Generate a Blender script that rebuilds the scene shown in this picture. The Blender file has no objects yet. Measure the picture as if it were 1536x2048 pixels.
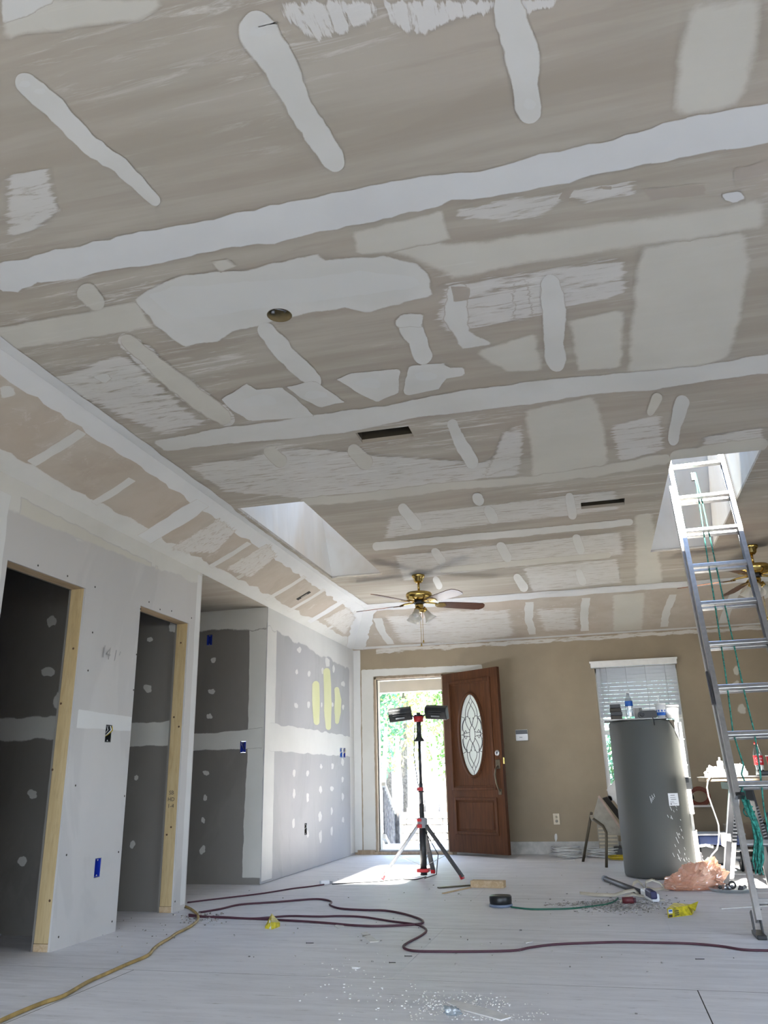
import bpy, bmesh, math, random
from mathutils import Vector, Matrix, noise
from mathutils.geometry import tessellate_polygon, delaunay_2d_cdt
import numpy as np
random.seed(7)
PI = math.pi
S = bpy.context.scene
COL = S.collection

# ------------------------------------------------------------------ camera, world, sun, exposure
F_PX, YAW, PIT, ROL, CAM_H = 1591.58, 0.2451, 0.3259, -0.0229, 0.8273
def cam_axes():
    cy, sy, cp, sp = math.cos(YAW), math.sin(YAW), math.cos(PIT), math.sin(PIT)
    F = Vector((-sy*cp, cy*cp, sp)); R = Vector((cy, sy, 0)); U = R.cross(F)
    c, s = math.cos(ROL), math.sin(ROL)
    return c*R + s*U, -s*R + c*U, F
CR, CU, CF = cam_axes()
CAM = Vector((0, 0, CAM_H))
cd = bpy.data.cameras.new('camera'); cam = bpy.data.objects.new('camera', cd); COL.objects.link(cam)
m = Matrix((CR, CU, -CF)).transposed().to_4x4(); m.translation = CAM
cam.matrix_world = m
cd.sensor_fit = 'VERTICAL'; cd.sensor_height = 36; cd.lens = 36*F_PX/2048
cd.clip_start = .05; cd.clip_end = 400
S.camera = cam

SUN_DIR = Vector((.025, .55, -1.0)).normalized()
w = bpy.data.worlds.new('sky'); S.world = w; w.use_nodes = True
nt = w.node_tree; nt.nodes.clear()
tc = nt.nodes.new('ShaderNodeTexCoord'); sep = nt.nodes.new('ShaderNodeSeparateXYZ')
rmp = nt.nodes.new('ShaderNodeValToRGB'); bg = nt.nodes.new('ShaderNodeBackground'); wo = nt.nodes.new('ShaderNodeOutputWorld')
rmp.color_ramp.elements[0].position = 0.0; rmp.color_ramp.elements[0].color = (.80, .90, 1.0, 1)
rmp.color_ramp.elements[1].position = .75; rmp.color_ramp.elements[1].color = (.33, .53, 1.0, 1)
nt.links.new(tc.outputs['Generated'], sep.inputs[0]); nt.links.new(sep.outputs['Z'], rmp.inputs[0])
nt.links.new(rmp.outputs[0], bg.inputs[0]); nt.links.new(bg.outputs[0], wo.inputs[0])
bg.inputs[1].default_value = 5.8
sd = bpy.data.lights.new('sun', 'SUN'); sd.energy = 58; sd.angle = math.radians(3.0); sd.color = (1, .95, .86)
so = bpy.data.objects.new('sun', sd); COL.objects.link(so)
so.rotation_euler = SUN_DIR.to_track_quat('-Z', 'Y').to_euler(); so.location = (0, 0, 8)
def portal(name, loc, size, normal):
    a = bpy.data.lights.new(name, 'AREA'); a.shape = 'RECTANGLE'; a.size, a.size_y = size
    a.cycles.is_portal = True
    o = bpy.data.objects.new(name, a); COL.objects.link(o); o.location = loc
    o.rotation_euler = Vector(normal).to_track_quat('-Z', 'Z' if abs(normal[2]) < .5 else 'Y').to_euler()
S.view_settings.view_transform = 'Standard'; S.view_settings.look = 'None'
S.view_settings.gamma = 1; S.view_settings.use_curve_mapping = False
S.view_settings.exposure = 0.93
S.cycles.diffuse_bounces = 7; S.cycles.max_bounces = 14; S.cycles.transparent_max_bounces = 24
S.cycles.sample_clamp_indirect = 12
S.cycles.caustics_reflective = False; S.cycles.caustics_refractive = False

# ------------------------------------------------------------------ room numbers (metres)
D = 9.93       # far wall
X0 = -2.9375   # left wall face
A_IN, B_IN = .5226, 1.3183
H = 2.7067     # flat ceiling
HW = 2.44
XR, YB = 4.6, -2.2
SK1 = (-2.337, -1.829, 4.99, 7.19)
SK2 = (.633, 1.162, 4.96, 7.22)
SHAFT = 4.0
FLARE = .745
portal('portal_skylight', ((SK1[0]+SK1[1])/2, (SK1[2]+SK1[3]-FLARE)/2, SHAFT), (.5, 1.44), (0, 0, -1))
portal('portal_skylight', ((SK2[0]+SK2[1])/2, (SK2[2]+SK2[3]-FLARE)/2, SHAFT), (.52, 1.5), (0, 0, -1))
portal('portal_door', (-2.21, D+.2, 1.03), (.87, 2.05), (0, -1, 0))
portal('portal_window', (.52, D+.2, 1.0), (.93, .95), (0, -1, 0))
portal('portal_patio', (-1.0, YB-.15, 1.05), (6.4, 2.1), (0, 1, 0))
portal('portal_side', (XR+.15, 1.5, 1.3), (4.4, 1.5), (-1, 0, 0))

# ------------------------------------------------------------------ materials
def new_mat(name):
    mt = bpy.data.materials.new(name); mt.use_nodes = True
    n = mt.node_tree; b = n.nodes['Principled BSDF']
    return mt, n, b
def N(n, t, **kw):
    x = n.nodes.new(t)
    for k, v in kw.items():
        if k in x.inputs: x.inputs[k].default_value = v
        else: setattr(x, k, v)
    return x
def coords(n, scale=(1, 1, 1), world=True, rot=(0, 0, 0)):
    mp = N(n, 'ShaderNodeMapping'); mp.inputs['Scale'].default_value = scale; mp.inputs['Rotation'].default_value = rot
    if world:
        g = N(n, 'ShaderNodeNewGeometry'); n.links.new(g.outputs['Position'], mp.inputs[0])
    else:
        g = N(n, 'ShaderNodeTexCoord'); n.links.new(g.outputs['Object'], mp.inputs[0])
    return mp.outputs[0]
def nz(n, vec, scale, detail=3, rough=.55, dist=0.):
    x = N(n, 'ShaderNodeTexNoise'); x.inputs['Scale'].default_value = scale; x.inputs['Detail'].default_value = detail
    x.inputs['Roughness'].default_value = rough; x.inputs['Distortion'].default_value = dist
    n.links.new(vec, x.inputs['Vector']); return x.outputs['Fac']
def mr(n, val, a, b, c=0., d=1.):
    x = N(n, 'ShaderNodeMapRange'); x.interpolation_type = 'SMOOTHSTEP'
    for i, v in enumerate((a, b, c, d)): x.inputs[i+1].default_value = v
    n.links.new(val, x.inputs[0]); return x.outputs[0]
def mixc(n, fac, c1, c2):
    x = N(n, 'ShaderNodeMix'); x.data_type = 'RGBA'
    if isinstance(fac, float): x.inputs[0].default_value = fac
    else: n.links.new(fac, x.inputs[0])
    for i, c in ((6, c1), (7, c2)):
        if isinstance(c, tuple): x.inputs[i].default_value = (*c, 1)
        else: n.links.new(c, x.inputs[i])
    return x.outputs[2]
def mth(n, op, a, b=None, c=None):
    x = N(n, 'ShaderNodeMath'); x.operation = op
    for i, v in enumerate((a, b, c)):
        if v is None: continue
        if isinstance(v, (int, float)): x.inputs[i].default_value = v
        else: n.links.new(v, x.inputs[i])
    return x.outputs[0]
def plain(name, col, rough=.6, metal=0., var=.06, scale=14, bump=0., spec=.5, emit=None, coat=0.):
    mt, n, b = new_mat(name)
    v = coords(n, world=False)
    f = nz(n, v, scale, 4)
    c2 = tuple(max(0, c*(1-var*2.5)) for c in col); c1 = tuple(min(1, c*(1+var)) for c in col)
    n.links.new(mixc(n, mr(n, f, .3, .7), c2, c1), b.inputs['Base Color'])
    b.inputs['Roughness'].default_value = rough; b.inputs['Metallic'].default_value = metal
    b.inputs['Specular IOR Level'].default_value = spec
    if coat: b.inputs['Coat Weight'].default_value = coat
    if bump:
        bp = N(n, 'ShaderNodeBump'); bp.inputs['Strength'].default_value = bump; bp.inputs['Distance'].default_value = .004
        n.links.new(f, bp.inputs['Height']); n.links.new(bp.outputs[0], b.inputs['Normal'])
    return mt
BASE = {}
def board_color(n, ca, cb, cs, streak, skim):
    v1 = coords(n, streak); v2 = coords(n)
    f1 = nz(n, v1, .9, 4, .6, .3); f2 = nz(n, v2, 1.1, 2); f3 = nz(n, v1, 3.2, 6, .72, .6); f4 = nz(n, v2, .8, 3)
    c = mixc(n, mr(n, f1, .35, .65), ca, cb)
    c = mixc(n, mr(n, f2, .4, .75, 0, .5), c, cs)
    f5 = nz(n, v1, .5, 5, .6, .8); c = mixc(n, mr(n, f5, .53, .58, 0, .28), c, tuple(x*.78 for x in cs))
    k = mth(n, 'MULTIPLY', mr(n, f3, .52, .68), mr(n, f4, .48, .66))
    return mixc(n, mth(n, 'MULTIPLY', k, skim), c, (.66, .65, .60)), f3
def board_mat(name, ca, cb, cs, streak=(1, 9, 9), skim=.55):
    """drywall paper: two tints in streaks plus faint wiped skim"""
    mt, n, b = new_mat(name); BASE[name] = (ca, cb, cs, streak, skim)
    c, f3 = board_color(n, ca, cb, cs, streak, skim)
    n.links.new(c, b.inputs['Base Color']); b.inputs['Roughness'].default_value = .85; b.inputs['Specular IOR Level'].default_value = .2
    bp = N(n, 'ShaderNodeBump'); bp.inputs['Strength'].default_value = .12; bp.inputs['Distance'].default_value = .002
    n.links.new(f3, bp.inputs['Height']); n.links.new(bp.outputs[0], b.inputs['Normal'])
    return mt
MUD = {}
def mud_mat(name, c1, c2, k=.55, wd=.16, maxa=1., streak=(1, 1, 1), nscale=9, thr=.5):
    MUD[name] = (c1, c2, k, wd, maxa, streak, nscale, thr); return name
def mud_on(name, base):
    if name == 'mud_smooth': base = 'top'
    # the ragged edge thins out to the board below; vertex colour edge is 0 at the rim
    key = name+'_on_'+base
    if key in M: return M[key]
    c1, c2, k, wd, maxa, streak, nscale, thr = MUD[M[name]]
    mt, n, b = new_mat(key)
    at = N(n, 'ShaderNodeVertexColor'); at.layer_name = 'edge'
    sp = N(n, 'ShaderNodeSeparateColor'); n.links.new(at.outputs[0], sp.inputs[0])
    v = coords(n, streak)
    f = nz(n, v, nscale, 6, .68, .4); g = nz(n, coords(n), 2.2, 4)
    t = mth(n, 'ADD', sp.outputs[0], mth(n, 'MULTIPLY', mth(n, 'SUBTRACT', f, .5), k*2))
    a = mth(n, 'MULTIPLY', mr(n, t, thr-wd, thr+wd), maxa)
    if base == 'top': bc = c1
    elif base in BASE: bc, _ = board_color(n, *BASE[base])
    else: bc = M['beige'].node_tree.nodes['Mix'].inputs[7].default_value[:3]
    mc = mixc(n, mr(n, g, .3, .7), c1, c2)
    n.links.new(mixc(n, a, tuple(bc) if not hasattr(bc, 'node') else bc, mc), b.inputs['Base Color'])
    n.links.new(mth(n, 'GREATER_THAN', a, .5 if base == 'top' else .03), b.inputs['Alpha'])
    b.inputs['Roughness'].default_value = .8; b.inputs['Specular IOR Level'].default_value = .2
    bp = N(n, 'ShaderNodeBump'); bp.inputs['Strength'].default_value = .06; bp.inputs['Distance'].default_value = .002
    n.links.new(f, bp.inputs['Height']); n.links.new(bp.outputs[0], b.inputs['Normal'])
    M[key] = mt; return mt
def wood_mat(name, ca, cb, scale=(14, 14, 1.2), rough=.6, coat=0., world=False):
    mt, n, b = new_mat(name)
    v = coords(n, scale, world=world)
    f = nz(n, v, 2.2, 5, .6, 1.2); g = nz(n, v, 9, 3, .6)
    c = mixc(n, mr(n, f, .3, .7), ca, cb)
    c = mixc(n, mr(n, g, .45, .8, 0, .35), c, tuple(x*.6 for x in ca))
    n.links.new(c, b.inputs['Base Color']); b.inputs['Roughness'].default_value = rough
    b.inputs['Specular IOR Level'].default_value = .2; b.inputs['Coat Weight'].default_value = coat; b.inputs['Coat Roughness'].default_value = .3
    return mt
def glassy(name, tint=(.9, .95, .95), mix=.12, rough=.05):
    mt = bpy.data.materials.new(name); mt.use_nodes = True; n = mt.node_tree; n.nodes.clear()
    o = N(n, 'ShaderNodeOutputMaterial'); t = N(n, 'ShaderNodeBsdfTransparent'); g = N(n, 'ShaderNodeBsdfGlossy'); x = N(n, 'ShaderNodeMixShader')
    t.inputs[0].default_value = (*tint, 1); g.inputs['Roughness'].default_value = rough
    x.inputs[0].default_value = mix
    n.links.new(t.outputs[0], x.inputs[1]); n.links.new(g.outputs[0], x.inputs[2]); n.links.new(x.outputs[0], o.inputs[0]); return mt
def translucent(name, col, tr=.6, alpha=0., gloss=.1, rough=.3):
    mt = bpy.data.materials.new(name); mt.use_nodes = True; n = mt.node_tree; n.nodes.clear()
    o = N(n, 'ShaderNodeOutputMaterial'); t = N(n, 'ShaderNodeBsdfTranslucent'); d = N(n, 'ShaderNodeBsdfDiffuse'); x = N(n, 'ShaderNodeMixShader')
    t.inputs[0].default_value = d.inputs[0].default_value = (*col, 1); x.inputs[0].default_value = 1-tr
    g = N(n, 'ShaderNodeBsdfGlossy'); g.inputs['Roughness'].default_value = rough; y = N(n, 'ShaderNodeMixShader'); y.inputs[0].default_value = gloss
    z = N(n, 'ShaderNodeMixShader'); z.inputs[0].default_value = alpha; tt = N(n, 'ShaderNodeBsdfTransparent')
    n.links.new(t.outputs[0], x.inputs[1]); n.links.new(d.outputs[0], x.inputs[2])
    n.links.new(x.outputs[0], y.inputs[1]); n.links.new(g.outputs[0], y.inputs[2])
    n.links.new(y.outputs[0], z.inputs[1]); n.links.new(tt.outputs[0], z.inputs[2]); n.links.new(z.outputs[0], o.inputs[0]); return mt

M = {}
M['ceil'] = board_mat('ceiling_paper', (.365, .325, .265), (.435, .40, .335), (.42, .355, .29), (.8, 8, 8), .85)
M['slope'] = board_mat('slope_paper', (.43, .37, .30), (.47, .42, .35), (.48, .40, .32), (3, 3, 3), .35)
M['wallboard'] = board_mat('grey_wallboard', (.40, .40, .42), (.43, .43, .44), (.42, .42, .42), (2, 2, 1), .1)
M['partition'] = board_mat('pale_wallboard', (.50, .485, .465), (.53, .515, .495), (.50, .49, .48), (2, 2, 1), .12)
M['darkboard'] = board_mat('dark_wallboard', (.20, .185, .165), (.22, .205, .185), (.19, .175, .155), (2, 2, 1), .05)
M['beige'] = plain('beige_wall_paint', (.31, .252, .175), .75, var=.03, scale=3, spec=.3)
M['cream'] = plain('cream_exterior_paint', (.42, .38, .31), .7, var=.03, scale=3)
M['mud'] = mud_mat('joint_compound', (.57, .56, .515), (.62, .61, .57))
M['mud_clean'] = mud_mat('fresh_joint_compound', (.60, .60, .585), (.64, .64, .62), k=.3, wd=.12, nscale=5)
M['mud_smooth'] = mud_mat('even_compound', (.595, .59, .555), (.615, .61, .575), k=.2, wd=.1)
M['mud_old'] = mud_mat('thin_joint_compound', (.55, .53, .46), (.59, .57, .50), k=.5, wd=.3, maxa=.85)
M['mud_scr'] = mud_mat('scraped_joint_compound', (.64, .63, .59), (.68, .67, .64), k=1.5, wd=.22, maxa=.65, streak=(1.2, 8, 8), nscale=5, thr=.74)
M['mud_scr2'] = mud_mat('scraped_compound_crosswise', (.64, .63, .59), (.68, .67, .64), k=1.5, wd=.15, maxa=.8, streak=(14, 2.2, 8), nscale=3, thr=.72)
M['paper_dark'] = mud_mat('bare_paper_patch', (.36, .31, .255), (.41, .36, .31), k=.5, wd=.25, maxa=.7)
M['mud_yellow'] = mud_mat('yellow_compound', (.60, .61, .34), (.64, .64, .40), k=.35, wd=.2, streak=(1, 6, 1), nscale=6)
M['shaft'] = board_mat('shaft_board', (.62, .56, .47), (.70, .69, .65), (.72, .71, .67), (1.5, 1.5, .6), .5)
M['white'] = plain('white_paint', (.72, .71, .68), .5, var=.02)
M['whiteplastic'] = plain('white_plastic', (.80, .80, .79), .35, var=.02)
M['ivory'] = plain('ivory_plastic', (.58, .50, .36), .4, var=.02)
M['black'] = plain('black_plastic', (.012, .013, .014), .38, var=.05)
M['blacksteel'] = plain('black_steel', (.02, .02, .022), .4, var=.05)
M['darkgrey'] = plain('dark_grey_plastic', (.05, .05, .055), .5)
M['grey'] = plain('grey_plastic', (.30, .31, .33), .5)
M['red'] = plain('red_plastic', (.50, .015, .02), .4)
M['blue'] = plain('blue_plastic', (.010, .035, .36), .4)
M['bluelid'] = plain('blue_label', (.02, .13, .50), .4)
M['hole'] = plain('dark_cavity', (.03, .026, .02), .9)
M['cavwood'] = plain('cavity_wood', (.16, .12, .055), .8, scale=20)
M['alu'] = plain('aluminium', (.45, .45, .45), .34, metal=.95, var=.05, scale=30)
M['steel'] = plain('steel', (.50, .50, .50), .3, metal=.9)
M['brass'] = plain('polished_brass', (.66, .47, .15), .22, metal=1., var=.03)
M['pine'] = wood_mat('pine_lumber', (.46, .34, .17), (.54, .42, .235))
M['pine_x'] = wood_mat('pine_lumber_lengthwise', (.46, .33, .19), (.56, .43, .28), (14, 1.2, 14))
M['oakdoor'] = wood_mat('brown_door_wood', (.048, .017, .006), (.088, .032, .011), (22, 22, 1.1), .55, 0.)
M['blade'] = wood_mat('walnut_blade', (.075, .03, .017), (.115, .048, .026), (3, 22, 3), .4, .2)
M['bladelight'] = wood_mat('pale_blade_top', (.34, .28, .20), (.42, .36, .27), (3, 22, 3), .35, .3)
M['weathered'] = wood_mat('weathered_frame', (.30, .22, .15), (.42, .34, .25), (9, 9, 1.2), .75)
M['heater'] = plain('heater_grey_jacket', (.088, .092, .086), .6, metal=0., var=.015, scale=2)
M['label'] = plain('white_label', (.80, .82, .84), .5, var=.01)
M['cord_red'] = plain('dark_red_cord', (.065, .018, .030), .55)
M['cord_yellow'] = plain('tan_yellow_cord', (.36, .24, .075), .6, var=.15)
M['cord_green'] = plain('green_cord', (.015, .12, .075), .55)
M['rope'] = plain('teal_rope', (.03, .26, .20), .7, var=.3, scale=60)
M['cable'] = plain('white_cable', (.55, .55, .54), .5)
M['yellowcable'] = plain('yellow_cable', (.55, .40, .02), .5)
M['dust'] = plain('grey_debris', (.36, .34, .31), .9, var=.3, scale=40)
M['paper'] = plain('white_paper', (.66, .65, .62), .8, var=.06)
M['card'] = plain('brown_card', (.34, .25, .17), .8)
M['tan'] = plain('tan_metal', (.34, .31, .25), .55)
M['bronze'] = plain('bronze_tube', (.10, .08, .05), .45, metal=.4)
M['yellowpack'] = plain('yellow_wrapper', (.62, .52, .03), .35, var=.2, scale=30)
M['stone'] = plain('pale_stone', (.50, .48, .44), .9, var=.2, scale=6, bump=.6)
M['concrete'] = plain('pale_concrete', (.58, .57, .54), .9, var=.05, scale=2)
M['lawn'] = plain('dry_grass', (.13, .125, .11), .95, var=.2, scale=3)
M['bark'] = plain('grey_bark', (.15, .14, .13), .9, var=.2)
M['strap'] = plain('cream_strap', (.58, .54, .44), .8)
M['glass'] = glassy('window_glass')
M['tintglass'] = glassy('tinted_glass', (.95, .95, .95), .05)
M['clearplastic'] = glassy('clear_plastic', (.86, .9, .92), .22, .12)
M['frost'] = translucent('frosted_glass', (.92, .90, .84), .6, .25, .12)
M['leadglass'] = translucent('textured_glass', (.90, .95, .90), .35, .03, .12, .15)
M['bagplastic'] = translucent('orange_bag', (.92, .56, .39), .45, .14, .26, .2)
M['clearbag'] = translucent('clear_bag', (.62, .70, .74), .5, .45, .25, .2)
M['cup'] = translucent('white_cup', (.80, .80, .80), .5, 0, .05)
M['blind'] = translucent('white_blind', (.56, .57, .60), .32, 0, .05)
for k_, c_ in (('leaf1', (.16, .28, .08)), ('leaf2', (.34, .42, .12)), ('leaf3', (.10, .24, .13))):
    M[k_] = translucent(k_ + '_foliage', c_, .45, 0, .05)
LED_W = 3.4
EM = bpy.data.materials.new('led_glow'); EM.use_nodes = True
EM.node_tree.nodes['Principled BSDF'].inputs['Emission Color'].default_value = (.85, .9, 1, 1); EM.node_tree.nodes['Principled BSDF'].inputs['Emission Strength'].default_value = 6
def floor_material():
    mt, n, b = new_mat('dusty_subfloor')
    v = coords(n, (1, 7, 1)); v2 = coords(n)
    f1 = nz(n, v, 2.2, 6, .65, .5); f2 = nz(n, v2, .9, 3); f3 = nz(n, v, 8, 5, .7, .4); f4 = nz(n, v2, 30, 3)
    c = mixc(n, mr(n, f1, .3, .7), (.555, .55, .565), (.70, .70, .72))
    c = mixc(n, mr(n, f2, .35, .7, 0, .6), c, (.71, .71, .73))
    c = mixc(n, mr(n, f3, .56, .76, 0, .7), c, (.29, .27, .255))
    c = mixc(n, mr(n, f4, .66, .74, 0, .5), c, (.68, .68, .68))
    n.links.new(c, b.inputs['Base Color']); b.inputs['Roughness'].default_value = .62
    bp = N(n, 'ShaderNodeBump'); bp.inputs['Strength'].default_value = .2; bp.inputs['Distance'].default_value = .003
    n.links.new(f3, bp.inputs['Height']); n.links.new(bp.outputs[0], b.inputs['Normal'])
    return mt
M['floor'] = floor_material()

# ------------------------------------------------------------------ builders
ORG = {}
def link(name, me, mat, parent=None, org=None, smooth=False, kind=None):
    """me is in world coordinates; the object's origin goes to org (or the parent's)"""
    if parent is not None: o0 = ORG[parent.name]
    else: o0 = Vector(org) if org is not None else Vector((0, 0, 0))
    me.transform(Matrix.Translation(-o0))
    mats = mat if isinstance(mat, (list, tuple)) else [mat]
    for x in mats: me.materials.append(x)
    if smooth:
        for p_ in me.polygons: p_.use_smooth = True
    o = bpy.data.objects.new(name, me); COL.objects.link(o)
    if parent is not None: o.parent = parent
    else: o.location = o0
    ORG[o.name] = o0
    if kind: o['kind'] = kind
    return o
def tag(o, label=None, cat=None, group=None, kind=None):
    if label: o['label'] = label
    if cat: o['category'] = cat
    if group: o['group'] = group
    if kind: o['kind'] = kind
    return o
def thing(name, label, cat, loc, group=None):
    o = bpy.data.objects.new(name, None); COL.objects.link(o); o.location = loc; o.empty_display_size = .1
    ORG[o.name] = Vector(loc); tag(o, label, cat, group); return o
class MB:
    def __init__(s): s.v = []; s.f = []; s.mi = []; s.sm = []
    def add(s, vs, fs, mi=0, sm=False):
        b = len(s.v); s.v += [tuple(x) for x in vs]
        for f in fs: s.f.append(tuple(b+i for i in f)); s.mi.append(mi); s.sm.append(sm)
        return s
    def box(s, lo, hi, mi=0, mat=None):
        x0, y0, z0 = lo; x1, y1, z1 = hi
        vs = [(x0, y0, z0), (x1, y0, z0), (x1, y1, z0), (x0, y1, z0), (x0, y0, z1), (x1, y0, z1), (x1, y1, z1), (x0, y1, z1)]
        if mat is not None: vs = [mat @ Vector(v) for v in vs]
        return s.add(vs, [(0, 3, 2, 1), (4, 5, 6, 7), (0, 1, 5, 4), (1, 2, 6, 5), (2, 3, 7, 6), (3, 0, 4, 7)], mi)
    def bar(s, a, b, w, t, up=(0, 0, 1), mi=0):
        """rectangular bar between two points, w across, t along 'up'"""
        a, b = Vector(a), Vector(b); d = (b-a).normalized(); u = Vector(up)
        side = d.cross(u)
        if side.length < 1e-4: side = d.cross(Vector((1, 0, 0)))
        side.normalize(); u = side.cross(d).normalized()
        vs = []
        for p_ in (a, b):
            for i, j in ((-1, -1), (1, -1), (1, 1), (-1, 1)): vs.append(p_ + side*i*w/2 + u*j*t/2)
        return s.add(vs, [(3, 2, 1, 0), (4, 5, 6, 7), (0, 1, 5, 4), (1, 2, 6, 5), (2, 3, 7, 6), (3, 0, 4, 7)], mi)
    def tube(s, pts, r, n=10, mi=0, closed=False, cap=True, sm=True):
        pts = [Vector(p_) for p_ in pts]; L = len(pts); rings = []
        rr = r if isinstance(r, (list, tuple)) else [r]*L
        prev = None
        for i, p_ in enumerate(pts):
            if closed: d = pts[(i+1) % L]-pts[i-1]
            else: d = pts[min(i+1, L-1)]-pts[max(i-1, 0)]
            d.normalize()
            if prev is None:
                u = d.orthogonal().normalized()
            else:
                u = (prev - d*prev.dot(d));
                u = u.normalized() if u.length > 1e-6 else d.orthogonal().normalized()
            prev = u; v_ = d.cross(u)
            rings.append([p_ + (u*math.cos(2*PI*k/n) + v_*math.sin(2*PI*k/n))*rr[i] for k in range(n)])
        vs = [q for rg in rings for q in rg]; fs = []
        for i in range(L if closed else L-1):
            a, b = i*n, ((i+1) % L)*n
            for k in range(n): fs.append((a+k, a+(k+1) % n, b+(k+1) % n, b+k))
        s.add(vs, fs, mi, sm)
        if cap and not closed:
            b0 = len(s.v)-len(vs)
            s.f.append(tuple(b0+k for k in reversed(range(n)))); s.f.append(tuple(b0+(L-1)*n+k for k in range(n))); s.mi += [mi]*2; s.sm += [False]*2
        return s
    def lathe(s, c, prof, n=28, axis=(0, 0, 1), mi=0, sm=True, sx=1., sy=1.):
        """prof: (radius, height) pairs along axis"""
        c = Vector(c); ax = Vector(axis).normalized(); u = ax.orthogonal().normalized() if abs(ax.z) < .99 else Vector((1, 0, 0)); v_ = ax.cross(u)
        vs = []; fs = []
        for r, h in prof:
            for k in range(n): vs.append(c + ax*h + u*math.cos(2*PI*k/n)*r*sx + v_*math.sin(2*PI*k/n)*r*sy)
        for i in range(len(prof)-1):
            for k in range(n): fs.append((i*n+k, i*n+(k+1) % n, (i+1)*n+(k+1) % n, (i+1)*n+k))
        return s.add(vs, fs, mi, sm)
    def prism(s, outline, d, mi=0):
        """outline 3D points (planar), extruded by vector d"""
        P = [Vector(q) for q in outline]; d = Vector(d); n = len(P)
        tr = tessellate_polygon([P])
        vs = P + [q+d for q in P]; fs = [tuple(t) for t in tr] + [tuple(n+i for i in reversed(t)) for t in tr]
        fs += [(i, (i+1) % n, n+(i+1) % n, n+i) for i in range(n)]
        return s.add(vs, fs, mi)
    def mesh(s, name):
        me = bpy.data.meshes.new(name); me.from_pydata(s.v, [], s.f)
        for i, p_ in enumerate(me.polygons): p_.material_index = s.mi[i]; p_.use_smooth = s.sm[i]
        me.validate(); me.update(); return me
    def build(s, name, mat, parent=None, org=None, bevel=0., kind=None, fixn=True):
        me = s.mesh(name)
        if fixn:
            bm = bmesh.new(); bm.from_mesh(me); bmesh.ops.recalc_face_normals(bm, faces=bm.faces); bm.to_mesh(me); bm.free()
        o = link(name, me, mat, parent, org, kind=kind)
        if bevel:
            b = o.modifiers.new('bevel', 'BEVEL'); b.width = bevel; b.segments = 2; b.limit_method = 'ANGLE'
        return o
def bx(name, lo, hi, mat, parent=None, bevel=0., kind=None, org=None):
    if parent is None and org is None: org = ((lo[0]+hi[0])/2, (lo[1]+hi[1])/2, lo[2])
    return MB().box(lo, hi).build(name, mat, parent, org, bevel, kind)

# rays of the photograph's view: pixel -> point on a plane
def px(x, y, P0, n):
    d = CF + CR*(x-768)/F_PX - CU*(y-1024)/F_PX
    P0 = Vector(P0); n = Vector(n)
    return CAM + d*((P0-CAM).dot(n)/d.dot(n))
def fl(x, y, z=0.): return px(x, y, (0, 0, z), (0, 0, 1))
def fw(x, y, Y=D): return px(x, y, (0, Y, 0), (0, 1, 0))
def lw(x, y, X=X0): return px(x, y, (X, 0, 0), (1, 0, 0))

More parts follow.
